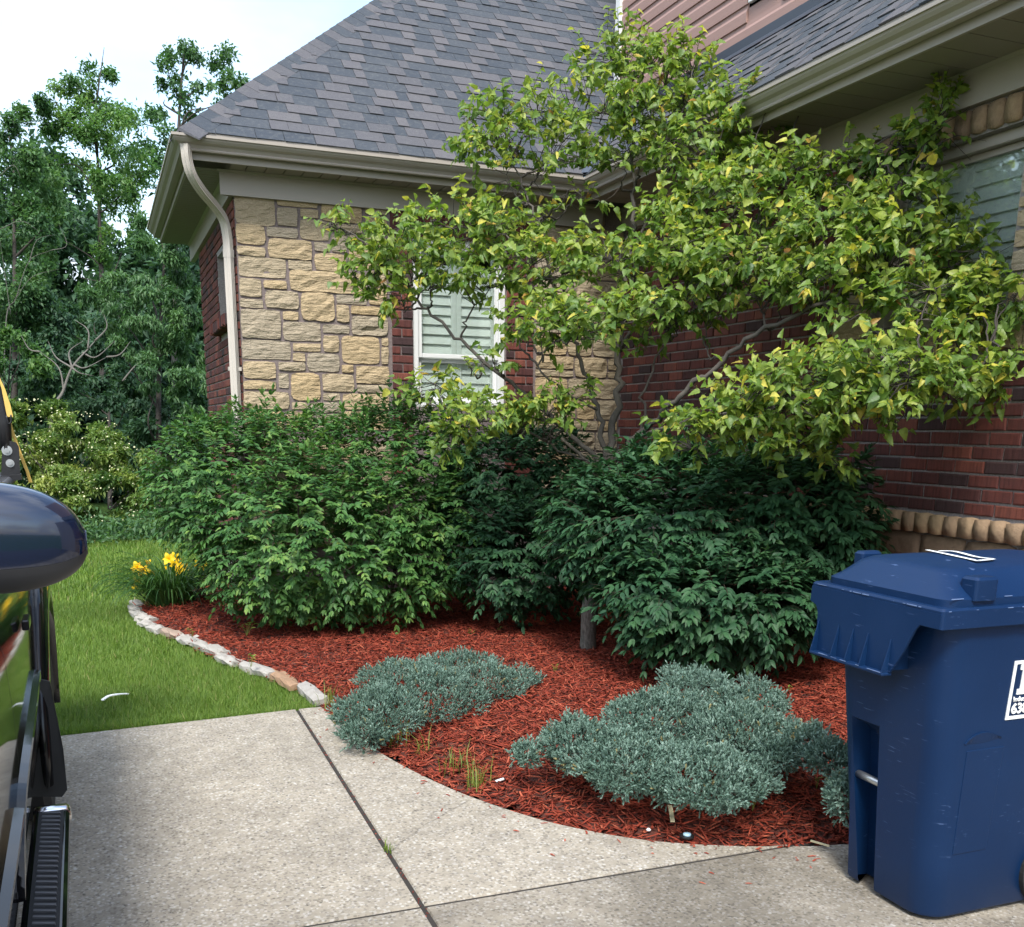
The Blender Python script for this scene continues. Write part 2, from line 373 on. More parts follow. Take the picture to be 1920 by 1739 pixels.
# leaves
def leaf_tmpl(half, fold=.12, droop=.1, wob=0):
    """half: (width, length along) stations base..tip; returns verts (x across, y along, z up) and triangles"""
    V = []; F = []; idx = []
    for i, (w, y) in enumerate(half):
        z = -droop * y * y
        if w < 1e-4: V.append((0, y, z)); idx.append((len(V) - 1,) * 3)
        else:
            k = wob * ((i % 2) - .5)
            V += [(-w, y - w * .25, z + fold * w + k), (0, y, z), (w, y - w * .25, z + fold * w - k)]; idx.append((len(V) - 3, len(V) - 2, len(V) - 1))
    for a, b in zip(idx[:-1], idx[1:]):
        for s0, s1 in ((0, 1), (1, 2)):
            q = []
            for v in (a[s0], a[s1], b[s1], b[s0]):
                if v not in q: q.append(v)
            if len(q) >= 3: F.append((q[0], q[1], q[2]))
            if len(q) == 4: F.append((q[0], q[2], q[3]))
    return np.array(V, float), np.array(F)
LEAF_LOBED = leaf_tmpl([(0, 0), (.24, .10), (.38, .24), (.43, .40), (.37, .50), (.36, .58), (.26, .72), (.21, .80), (.07, .94), (0, 1)], .32, .25, .04)
LEAF_OVAL = leaf_tmpl([(0, 0), (.17, .25), (.21, .52), (.12, .80), (0, 1)], .45, .18)
LEAF_SIMPLE = leaf_tmpl([(0, 0), (.24, .45), (0, 1)], .5, .15)
NEEDLE = leaf_tmpl([(.08, 0), (.12, .45), (0, 1)], .5, .0)
def frames(axis, normal):
    a = unit(axis); s = unit(np.cross(a, normal)); n = np.cross(s, a)
    return np.stack([s, a, n], axis=-1)
def scatter(tm, pos, R, scale, tint):
    V, F = tm; n = len(pos); k = len(V); sc = np.asarray(scale, float)
    sc = sc.reshape(n, 1, -1) if sc.ndim else sc
    P = pos[:, None, :] + np.einsum('nij,nkj->nki', R, V[None] * sc)
    Fs = (F[None] + (np.arange(n) * k)[:, None, None]).reshape(-1, 3)
    return P.reshape(-1, 3), Fs, np.repeat(tint, k)
def foliage(parent, tm, pos, R, scale, tint, mat, n_obj=0, leaf='leaf', rest='foliage', cell=14):
    """n_obj of the leaves that show in front as single parts, all the others as one mesh."""
    pos = np.asarray(pos); scale = np.asarray(scale, float); N = len(pos); pick = np.zeros(N, bool)
    if n_obj:
        x, y, d = proj(pos); ok = (x > 4) & (x < 1916) & (y > 4) & (y < 1735)
        best = {}
        for i in np.where(ok)[0]:
            k = (int(x[i] // cell), int(y[i] // cell))
            if k not in best or d[i] < d[best[k]]: best[k] = i
        c = np.array(list(best.values())); sc = scale if scale.ndim == 1 else scale[:, 1]
        c = c[np.argsort(-(sc[c] / d[c]) * rng.uniform(.8, 1.2, len(c)))][:n_obj]; pick[c] = True
        nv = 10; mes = [setmesh(bpy.data.meshes.new(leaf), tm[0], tm[1], np.full(len(tm[0]), (i + .5) / nv), mat) for i in range(nv)]
        o0 = org(parent)
        for i in c:
            o = bpy.data.objects.new(leaf, mes[min(nv - 1, int(tint[i] * nv))])
            s3 = np.ones(3) * scale[i]
            M = mat4(R[i] * s3[None, :], pos[i] - o0); o.matrix_basis = Matrix(M.tolist()); link(o, parent)
    k = ~pick
    V, F, t = scatter(tm, pos[k], R[k], scale[k], tint[k])
    return add(rest, V, F, mat, parent, t, kind='stuff')
# ------------------------------------------------------------------ sky is the world; the ground
XW, YW, XL = 4.622, 8.876, 1.134                     # main wall plane (faces -X), wing front (faces -Y), wing side (faces -X)
sheet = MB(); sheet.raw([(-160, -160, -.075), (160, -160, -.075), (160, 160, -.075), (-160, 160, -.075)], [(0, 1, 2, 3)])
tag(sheet.build('ground', 'lawn_soil'), kind='structure')

EDGE_DRIVE = [hit(x, y, 'z', 0)[:2] for x, y in ((604, 1326), (640, 1355), (690, 1394), (760, 1437), (870, 1488), (1000, 1532), (1100, 1556), (1200, 1573), (1300, 1582), (1400, 1586), (1500, 1586), (1570, 1583))] + [(3.3, 2.86), (4.0, 2.80), (4.60, 2.80)]
EDGE_DRIVE = smooth_path([(*p, 0) for p in EDGE_DRIVE], 5)[:, :2]
EDGE_LAWN = [hit(x, y, 'z', 0)[:2] for x, y in ((604, 1318), (560, 1292), (480, 1260), (420, 1238), (370, 1215), (310, 1188), (275, 1170), (252, 1150), (262, 1132), (300, 1118))] + [(.75, 10.4), (1.134, 10.7)]
EDGE_LAWN = smooth_path([(*p, 0) for p in EDGE_LAWN], 5)[:, :2]
BED = np.vstack([EDGE_DRIVE, [(4.60, 8.86), (1.15, 8.86)], EDGE_LAWN[::-1]])
def inside(poly, x, y):
    x = np.asarray(x); y = np.asarray(y); r = np.zeros(x.shape, bool); n = len(poly)
    for i in range(n):
        x0, y0 = poly[i]; x1, y1 = poly[(i + 1) % n]
        if y0 == y1: continue
        r ^= ((y0 > y) != (y1 > y)) & (x < (x1 - x0) * (y - y0) / (y1 - y0) + x0)
    return r
BEDLINE = np.vstack([EDGE_DRIVE[::2], EDGE_LAWN[::2]])
def edge_dist(x, y):
    d = np.full(np.shape(x), 9.0)
    for p in BEDLINE: d = np.minimum(d, np.hypot(x - p[0], y - p[1]))
    return d
_ph = rng.uniform(0, 6.28, (8, 3)); _fr = rng.uniform(1.5, 7, (8, 2)) * rng.choice([-1, 1], (8, 2))
def lump(x, y): return sum(np.sin(_fr[i, 0] * x + _fr[i, 1] * y + _ph[i, 0]) for i in range(8)) / 8
def bed_z(x, y):
    e = edge_dist(x, y)
    return -.028 + .115 * (1 - np.exp(-e / .38)) + .02 * lump(x, y) * np.clip(e * 3, 0, 1)
# mulch ground: a grid cut to the bed
gx, gy = np.meshgrid(np.arange(.0, 4.72, .06), np.arange(2.7, 10.8, .06))
gz = bed_z(gx, gy); ins = inside(BED, gx, gy) | ((edge_dist(gx, gy) < .05))
V = np.stack([gx, gy, gz], -1).reshape(-1, 3); nr, nc = gx.shape; F = []
for i in range(nr - 1):
    for j in range(nc - 1):
        if ins[i, j] and ins[i + 1, j] and ins[i, j + 1] and ins[i + 1, j + 1]: F.append((i * nc + j, i * nc + j + 1, (i + 1) * nc + j + 1, (i + 1) * nc + j))
tag(add('mulch_bed', V, np.array(F), 'soil', smooth=True), kind='structure')
# bark chips
def chips(n):
    x = rng.uniform(.1, 4.62, n); y = rng.uniform(2.75, 10.2, n)
    keep = inside(BED, x, y) & (rng.uniform(0, 1, n) < np.clip(1.25 - (y - 3) / 9, .35, 1)); x, y = x[keep], y[keep]; n = len(x)
    z = bed_z(x, y) + rng.uniform(.002, .022, n)
    Ln = rng.gamma(2.6, .016, n) + .014; Wd = rng.uniform(.0028, .0085, n) * (1 + Ln * 4)
    yaw = rng.uniform(0, 2 * PI, n); tilt = rng.normal(0, .28, n)
    ax = np.stack([np.cos(yaw) * np.cos(tilt), np.sin(yaw) * np.cos(tilt), np.sin(tilt)], -1)
    nm = unit(np.stack([rng.normal(0, .35, n), rng.normal(0, .35, n), np.ones(n)], -1))
    tV = np.array([(-.5, -.5, 0), (.5, -.45, 0), (.55, .0, .25), (-.45, .05, .25), (.3, .5, .0), (-.35, .48, .0), (0, 0, -.8)], float)
    tF = np.array([(0, 1, 2), (0, 2, 3), (3, 2, 4), (3, 4, 5), (1, 0, 6), (2, 1, 6), (4, 2, 6), (0, 3, 6), (3, 5, 6)])
    t = np.clip(rng.beta(2.2, 2.2, n), 0, .93); t[rng.uniform(0, 1, n) < .05] = rng.uniform(.9, 1)
    return scatter((tV, tF), np.stack([x, y, z], -1), frames(ax, nm), np.stack([Wd, Ln, Wd * .7], -1), t)
V, F, t = chips(120000)
tag(add('mulch_chips', V, F, 'mulch', tint=t), kind='stuff')
# loose chips on the concrete
n = 70; i = rng.integers(0, len(EDGE_DRIVE) - 18, n); off = rng.gamma(1.2, .10, n)
p = EDGE_DRIVE[i] + np.stack([-off * .5, -off], -1); t0 = (np.array([(-.5, -.5, 0), (.5, -.4, 0), (.4, .5, .3), (-.4, .4, .3), (0, 0, .8)]), np.array([(0, 1, 4), (1, 2, 4), (2, 3, 4), (3, 0, 4)]))
yaw = rng.uniform(0, 6.28, n); ln = rng.uniform(.012, .04, n); wd = rng.uniform(.003, .007, n)
V, F, t = scatter(t0, np.column_stack([p, np.full(n, .003)]), frames(np.stack([np.cos(yaw), np.sin(yaw), 0 * yaw], -1), np.tile([0, 0, 1.], (n, 1))), np.stack([wd, ln, wd], -1), rng.uniform(.3, .95, n))
tag(add('scattered_chips', V, F, 'mulch', tint=t), kind='stuff')

# driveway: a dark base with slabs
drv = MB(); drv.box((-7, -4, -.10), (4.6, 5.5, -.045)); drv = tag(drv.build('driveway', 'joint_dirt'), kind='structure')
LAWN_EDGE_Y = lambda x: 5.575 + (x + .27) * .085
def slab(poly, t):
    poly = np.asarray(poly, float); n = len(poly); c = poly.mean(0)
    nx = np.roll(poly, -1, 0) - poly; nl = unit(np.stack([nx[:, 1], -nx[:, 0]], -1)); vn = unit(nl + np.roll(nl, 1, 0))
    a = poly - vn * .006; z = lambda q, h: np.column_stack([q, np.full(len(q), h)])
    V = np.vstack([z(poly, -.09), z(poly, -.007), z(a, 0.0)])
    F = [tuple(2 * n + i for i in range(n))] + [(k * n + i, k * n + (i + 1) % n, (k + 1) * n + (i + 1) % n, (k + 1) * n + i) for k in (0, 1) for i in range(n)]
    return add('slab', V, F, 'concrete', drv, np.full(len(V), t))
g = .009
J = lambda y: .905 + (y - 3.05) * .0135
far = [(x, LAWN_EDGE_Y(x)) for x in (J(5.6) - g, .3, -.3, -1.5, -3.0, -4.5)]
slab([(-4.5, 3.05 + g), (J(3.05) - g, 3.05 + g)] + far[:], .2)
slab([(-4.5, -.5), (J(-.5) - g, -.5), (J(3.05) - g, 3.05 - g), (-4.5, 3.05 - g)], .5)
cut = [p for p in EDGE_DRIVE if p[0] < 2.45]
slab([(J(3.05) + g, 3.05 + g), (2.42, 3.05 + g)] + [tuple(p) for p in cut[::-1] if p[1] > 3.07 and p[0] > J(p[1]) + g + .01] + [(1.08, LAWN_EDGE_Y(1.05)), (J(5.6) + g, LAWN_EDGE_Y(.97))], .1)
cut = [tuple(p) for p in EDGE_DRIVE if p[0] > 2.46]
slab([(J(-.5) + g, -.5), (4.6, -.5)] + cut[::-1] + [(2.43, 3.05 - g), (J(3.05) + g, 3.05 - g)], .95)
jf = MB(); jf.box((-.0085, -4, -.05), (.0085, 0, -.007), .5, np.array([[1, .0135, 0], [0, 1, 0], [0, 0, 1]]), (.905 + 2.62 * .0135, 5.67, 0)); jf.box((-4.5, 3.05 - .0085, -.05), (4.2, 3.05 + .0085, -.006)); jf.build('joint_filler', 'joint_dirt', drv)
# crack across the narrow slab
a, b_, c_ = hit(880, 1500, 'z', .003), hit(800, 1545, 'z', .003), hit(738, 1592, 'z', .003)
pts = smooth_path([a, b_, c_], 12); pts[1:-1, :2] += rng.normal(0, .004, (len(pts) - 2, 2)); wv = .0014 + .001 * rng.uniform(0, 1, len(pts))
cr = MB(); cr.loft([np.array([p + (w * .7, w, 0), p - (w * .7, w, 0)]) for p, w in zip(pts, wv)], closed=False); cr.build('crack', 'joint_dirt', drv)
# bits of mulch and moss lying in the joint
n = 420; yy = rng.uniform(2.3, 5.6, n); V, F, t = scatter(t0, np.column_stack([J(yy) + rng.normal(0, .006, n), yy, rng.uniform(-.03, -.004, n)]), frames(unit(rng.normal(0, 1, (n, 3)) * (1, 2, .3)), np.tile([0, 0, 1.], (n, 1))), np.stack([rng.uniform(.003, .007, n), rng.uniform(.006, .022, n), np.full(n, .004)], -1), rng.uniform(0, .6, n))
add('joint_debris', V, F, 'mulch', drv, t, kind='stuff')

# lawn: blades
def grass(x, y, h, w, ztop=0.0, tmax=1.0):
    n = len(x); yaw = rng.uniform(0, 2 * PI, n); lean = np.abs(rng.normal(0, .45, n)) + .1; hh = h * rng.uniform(.55, 1.25, n)
    d = np.stack([np.cos(yaw), np.sin(yaw), 0 * yaw], -1); s = np.stack([-np.sin(yaw), np.cos(yaw), 0 * yaw], -1)
    p = np.stack([x, y, np.full(n, -.072)], -1); ww = (w * rng.uniform(.7, 1.3, n))[:, None]
    m = p + d * (lean * hh * .28)[:, None] + np.array([0, 0, 1]) * (hh * .55)[:, None]; tip = p + d * (lean * hh)[:, None] + np.array([0, 0, 1]) * (hh * (1 - .25 * lean))[:, None]
    V = np.stack([p - s * ww, p + s * ww, m - s * ww * .8, m + s * ww * .8, tip], 1).reshape(-1, 3)
    F = (np.array([(0, 1, 3), (0, 3, 2), (2, 3, 4)])[None] + (np.arange(n) * 5)[:, None, None]).reshape(-1, 3)
    t = np.clip(rng.beta(2.5, 2.2, n), 0, .96) * tmax; t[rng.uniform(0, 1, n) < .018] = 1
    return V, F, np.repeat(t, 5)
def lawn_pts(n, x0, x1, y0, y1):
    x = rng.uniform(x0, x1, n); y = rng.uniform(y0, y1, n)
    k = (y > LAWN_EDGE_Y(x) + .01) & ~inside(BED, x, y) & ~((x > 1.1) & (y > 8.8) & (y < 16.5) & (x < 6)); k &= (edge_dist(x, y) > .05)
    return x[k], y[k]
parts_ = []
for n, x0, x1, y0, y1, h, w in ((120000, -1.3, 1.3, 5.5, 7.3, .085, .0015), (90000, -1.3, 1.3, 7.3, 10, .085, .0021), (60000, -2.2, 1.6, 10, 17.5, .09, .0042), (30000, -6, -1.3, 5.4, 17.5, .09, .007), (9000, -.6, 1.2, 5.5, 5.72, .10, .002)):
    x, y = lawn_pts(n, x0, x1, y0, y1); parts_.append(grass(x, y, h, w))
off = 0; Vs = []; Fs = []; ts = []
for V, F, t in parts_: Vs.append(V); Fs.append(F + off); ts.append(t); off += len(V)
tag(add('lawn_grass', np.vstack(Vs), np.vstack(Fs), 'grass_blade', tint=np.concatenate(ts)), kind='stuff')

# ------------------------------------------------------------------ the house
house = thing('brick_house', (XW, YW, 0), 'red brick and tan stone house with grey shingle hip roof, taupe gutters and shuttered windows', 'house')

def wall_boxes(name, mat, boxes):
    b = MB()
    for lo, hi in boxes: b.box(lo, hi)
    return b.build(name, mat, house)
DB = .008                                            # how far mortar lies behind the faces
# windows: main wall (y0,y1,z0,z1), wing front (x0,x1,z0,z1), wing side (y0,y1,z0,z1)
WM = (4.40, 5.47, 2.165, 3.185); WF = (2.60, 3.46, 1.76, 3.16); WS = (9.20, 10.30, 2.50, 3.08)
xf = XW + DB
main_wall = wall_boxes('wall', 'mortar', [((xf, WM[1], 0), (xf + .25, YW + .25, 3.6)), ((xf, -2, 0), (xf + .25, WM[0], 3.6)), ((xf, WM[0], 0), (xf + .25, WM[1], WM[2])), ((xf, WM[0], WM[3]), (xf + .25, WM[1], 3.6))])
yf = YW + DB
wing_wall = wall_boxes('wall', 'stone_mortar', [((XL + DB, yf, 0), (WF[0], yf + .25, 3.6)), ((WF[1], yf, 0), (xf, yf + .25, 3.6)), ((WF[0], yf, 0), (WF[1], yf + .25, WF[2])), ((WF[0], yf, WF[3]), (WF[1], yf + .25, 3.6))])
xs = XL + DB
side_wall = wall_boxes('wall', 'mortar', [((xs, yf + .25, 0), (xs + .25, WS[0], 3.6)), ((xs, WS[1], 0), (xs + .25, 11.9, 3.6)), ((xs, WS[0], 0), (xs + .25, WS[1], WS[2])), ((xs, WS[0], WS[3]), (xs + .25, WS[1], 3.6))])

# bricks: shared variants, unit size 1 x 1 x 1 (width, out, height)
def brick_variant(k):
    r = np.random.default_rng(100 + k); e = .035; f = .10
    o = np.array([(-.5, -.5), (.5, -.5), (.5, .5), (-.5, .5)]); V = []
    for (s, d) in ((1, 0.0), (1, .72), (0, 1.0)):
        for x, z in o:
            V.append(((x - np.sign(x) * (0 if s else e)) + r.normal(0, .006), d if d else -1.0, (z - np.sign(z) * (0 if s else f)) + r.normal(0, .016)))
    F = [(0 + i, (i + 1) % 4, 4 + (i + 1) % 4, 4 + i) for i in range(4)] + [(4 + i, 4 + (i + 1) % 4, 8 + (i + 1) % 4, 8 + i) for i in range(4)] + [(8, 9, 10, 11)]
    return np.array(V), F, (k + .5) / 16
BRICKV = [brick_variant(k) for k in range(16)]
def brick_tf(c, U, N, w, h, out=DB + .003):
    U = np.asarray(U, float); N = np.asarray(N, float); a = rng.normal(0, .006)
    Z = np.array([0, 0, 1.]); U2 = U * math.cos(a) + Z * math.sin(a); Z2 = -U * math.sin(a) + Z * math.cos(a)
    return mat4(np.stack([U2 * w, N * out * rng.uniform(.85, 1.25), Z2 * h], -1), c)
def courses(c0, U, N, u0, u1, z0, z1, ch, bl, holes=(), j=.0125):
    """Running bond between u0..u1 (along U from c0) and z0..z1."""
    it = []; k = 0; z = z0
    while z + ch * .6 < z1:
        u = u0 - (bl / 2 if k % 2 else 0) - rng.uniform(0, .02)
        while u < u1:
            a, b = max(u, u0), min(u + bl, u1); segs = [(a, b)]
            for h0, h1, hz0, hz1 in holes:
                if z + ch > hz0 + .01 and z < hz1 - .01:
                    segs = [(s, e) for s0, e0 in segs for s, e in ((s0, min(e0, h0)), (max(s0, h1), e0)) if e - s > 0]
            for s, e in segs:
                if e - s > .045:
                    c = np.asarray(c0) + np.asarray(U) * ((s + e) / 2) + np.array([0, 0, z + ch / 2]) + np.asarray(N) * (-DB)
                    it.append((int(rng.integers(0, 16)), brick_tf(c, U, N, e - s - j, ch - j)))
            u += bl
        z += ch; k += 1
    return it
NX, NY = (-1, 0, 0), (0, -1, 0)
STN_L, STN_R = (WM[0] - .55, WM[0]), (WM[1], WM[1] + .36)     # stone beside the main window
bm_ = courses((XW, 0, 0), (0, 1, 0), NX, 1.2, YW, 1.135, 3.34, .0785, .222, [(STN_L[0], STN_R[1], 2.03, 3.34)])
bw_ = courses((0, YW, 0), (1, 0, 0), NY, 2.405, 2.60, 1.1, 3.12, .073, .205) + courses((0, YW, 0), (1, 0, 0), NY, 3.46, 3.735, 1.1, 3.12, .073, .205)
bh_ = [(int(rng.integers(0, 16)), brick_tf((x, YW + DB, 3.25), (1, 0, 0), NY, .066, .19)) for x in np.arange(2.44, 3.73, .0755)]
bs_ = courses((XL, 0, 0), (0, 1, 0), NX, YW + .05, 11.9, .3, 3.34, .0705, .205, [(WS[0], WS[1], WS[2] - .12, WS[3])])
bs_ += [(int(rng.integers(0, 16)), brick_tf((XL - .035, y, WS[2] - .055), (0, 1, 0), NX, .062, .10, .05)) for y in np.arange(WS[0] - .05, WS[1] + .06, .07)]
# budget of single bricks over the three walls
pieces('brick', bm_, BRICKV, 'brick', main_wall, 190, rest='brick_field')
pieces('brick', bw_ + bh_, BRICKV, 'brick', wing_wall, 60, rest='brick_field')
pieces('brick', bs_, BRICKV, 'brick', side_wall, 50, rest='brick_field')

# rock-faced stones
def stone_mesh(w, h, dep, seed, nx=7, ny=5):
    r = np.random.default_rng(seed); nx = max(3, min(9, int(w / .045))); ny = max(3, min(6, int(h / .03)))
    u, v = np.meshgrid(np.linspace(-1, 1, nx), np.linspace(-1, 1, ny)); rr = min(w, h) * r.uniform(.09, .22)
    x, y = u * w / 2, v * h / 2; ix, iy = np.clip(x, -w / 2 + rr, w / 2 - rr), np.clip(y, -h / 2 + rr, h / 2 - rr)
    dx, dy = x - ix, y - iy; l = np.maximum(np.abs(dx), np.abs(dy)); q = np.maximum(np.hypot(dx, dy), 1e-9); k = (np.abs(dx) > 1e-6) & (np.abs(dy) > 1e-6)
    x, y = np.where(k, ix + dx / q * l, x), np.where(k, iy + dy / q * l, y)
    rim = (np.abs(u) > .99) | (np.abs(v) > .99)
    e = np.minimum((1 - np.abs(u)) * w / 2, (1 - np.abs(v)) * h / 2); z = dep * (.76 + .24 * np.clip(e / (.13 * h), 0, 1) ** .6)
    z = z + np.where(rim, 0, r.normal(0, dep * .15, u.shape)) + np.where(rim, r.normal(0, dep * .06, u.shape), 0)
    low = (v < -.35) & ~rim; z = np.where(low, z - dep * r.uniform(0, .5), z)
    x = x + r.normal(0, .0022, u.shape); y = y + r.normal(0, .0022, u.shape)
    V = np.stack([x, y, z], -1).reshape(-1, 3); F = [(i * nx + j, i * nx + j + 1, (i + 1) * nx + j + 1, (i + 1) * nx + j) for i in range(ny - 1) for j in range(nx - 1)]
    ring = [j for j in range(nx)] + [i * nx + nx - 1 for i in range(1, ny)] + [(ny - 1) * nx + j for j in range(nx - 2, -1, -1)] + [i * nx for i in range(ny - 2, 0, -1)]
    nb = len(V); B = V[ring].copy(); B[:, 2] = -.012; V = np.vstack([V, B]); m = len(ring)
    F += [(ring[(i + 1) % m], ring[i], nb + i, nb + (i + 1) % m) for i in range(m)]
    return V, F
def stone(parent, c, U, N, w, h, dep, mat='sandstone', name='stone'):
    sd = int(rng.integers(0, 1 << 30)); V, F = stone_mesh(w, h, dep, sd)
    U = np.asarray(U, float); N = np.asarray(N, float); Z = np.array([0, 0, 1.])
    Wd = np.asarray(c) + V[:, :1] * U + V[:, 1:2] * Z + V[:, 2:] * N
    return add(name, Wd, F, mat, parent, np.full(len(V), rng.uniform(0, 1)), smooth=(mat != 'sandstone'), origin=c)
ZS = """370 440 568 585|578 462 778 496|578 500 680 592|692 507 782 550|797 482 998 573|1012 503 1120 536|1012 545 1122 632|374 583 520 682|527 597 682 648|692 560 835 660|848 582 998 622|380 690 520 738|536 655 750 755|762 672 835 716|846 632 925 720|935 640 1120 685|388 745 622 845|634 762 750 808|764 726 920 815|935 690 1120 800|392 848 502 940|512 858 626 900|640 815 1020 920|1030 812 1122 890|396 950 510 993|522 910 686 1000|697 920 862 1060|872 932 1022 976|1032 895 1122 980|872 980 935 1066|945 987 1122 1030|400 1003 596 1145|606 1012 686 1055|608 1065 795 1158|804 1078 937 1120|946 1037 1125 1132|404 1155 645 1250|656 1170 795 1210|806 1130 884 1215|898 1135 1085 1272|1094 1143 1130 1182|1094 1188 1130 1273|656 1216 718 1258|410 1258 574 1345|586 1262 718 1305|728 1220 888 1310|898 1276 956 1315|968 1282 1132 1370|412 1355 574 1397|586 1315 636 1393|648 1316 792 1452|802 1322 957 1410|974 1375 1130 1415|414 1408 638 1495|650 1460 730 1497|806 1415 892 1455|740 1462 893 1512|902 1420 1132 1500|416 1505 615 1600|625 1508 760 1600|770 1520 900 1600|910 1508 1132 1600"""
for s_ in ZS.split('|'):
    x0, y0, x1, y1 = [float(v) for v in s_.split()]
    q = lambda x, y: hit(300 + x / 2.635, 200 + y / 2.635, 'y', YW)
    a, b_ = q(x0, (y0 + y1) / 2), q(x1, (y0 + y1) / 2); top, bot = q((x0 + x1) / 2, y0), q((x0 + x1) / 2, y1)
    w, h = b_[0] - a[0], top[2] - bot[2]; c = np.array([(a[0] + b_[0]) / 2, YW + .015, (top[2] + bot[2]) / 2])
    stone(wing_wall, c, (1, 0, 0), NY, w - .002, h - .002, .025 * rng.uniform(.75, 1.2))
def ashlar(parent, c0, U, N, u0, u1, z0, z1, mat, dep=.03, big=.19, small=.10, j=.016, skip=None):
    z = z0
    while z < z1 - .05:
        h = min(big if rng.uniform() < .7 else small, z1 - z)
        if z1 - z - h < .06: h = z1 - z
        u = u0
        while u < u1 - .03:
            w = rng.uniform(.17, .46) if h > .12 else rng.uniform(.2, .5)
            if u1 - u - w < .12: w = u1 - u
            if skip is None or not skip(u + w / 2, z + h / 2):
                sub = [(z, h)] if rng.uniform() < .75 or h < .15 else [(z, h * .36), (z + h * .36, h * .64)]
                for zz, hh in sub:
                    stone(parent, np.asarray(c0) + np.asarray(U) * (u + w / 2) + np.array([0, 0, zz + hh / 2]) + np.asarray(N) * -.014, U, N, w - j, hh - j, dep * rng.uniform(.8, 1.2), mat)
            u += w
        z += h
ashlar(wing_wall, (0, YW, 0), (1, 0, 0), NY, XL + .01, 2.39, .55, 1.45, 'sandstone')
ashlar(wing_wall, (0, YW, 0), (1, 0, 0), NY, 3.745, XW - .01, .9, 3.345, 'sandstone')
ashlar(main_wall, (XW, 0, 0), (0, 1, 0), NX, 1.2, 7.4, .02, 1.005, 'brown_stone', .045, .24, .13)
ashlar(main_wall, (XW, 0, 0), (0, 1, 0), NX, STN_R[0] + .005, STN_R[1], 2.17, 3.19, 'sandstone')
ashlar(main_wall, (XW, 0, 0), (0, 1, 0), NX, STN_L[0], STN_L[1] - .005, 2.17, 3.19, 'sandstone')
for y in np.arange(1.26, 7.6, .1135):                                          # the proud soldier ledge under the brick
    c = np.array([XW - .028, y, 1.068]); V, F = stone_mesh(.106, .118, .05, int(rng.integers(1 << 30)))
    P = c + V[:, :1] * (0, 1, 0) + V[:, 1:2] * (0, 0, 1) + V[:, 2:] * NX
    add('ledge_stone', P, F, 'brown_stone', main_wall, np.full(len(V), rng.uniform(.3, 1)), True, c)
b = MB(); b.box((XW - .035, 1.2, 1.012), (XW + .02, 7.7, 1.118)); b.build('ledge_mortar', 'stone_mortar', main_wall)
for y in np.arange(STN_L[0] + .06, STN_R[1], .118):                           # sill and header stones of the main window
    stone(main_wall, np.array([XW - .03, y, 2.10]), (0, 1, 0), NX, .108, .115, .045, 'sandstone', 'sill_stone')
    stone(main_wall, np.array([XW + .004, y, 3.262]), (0, 1, 0), NX, .107, .135, .028, 'brown_stone', 'header_stone')
b = MB(); b.box((XW - .035, STN_L[0], 2.045), (XW + .02, STN_R[1], 2.156)); b.build('sill_mortar', 'stone_mortar', main_wall)

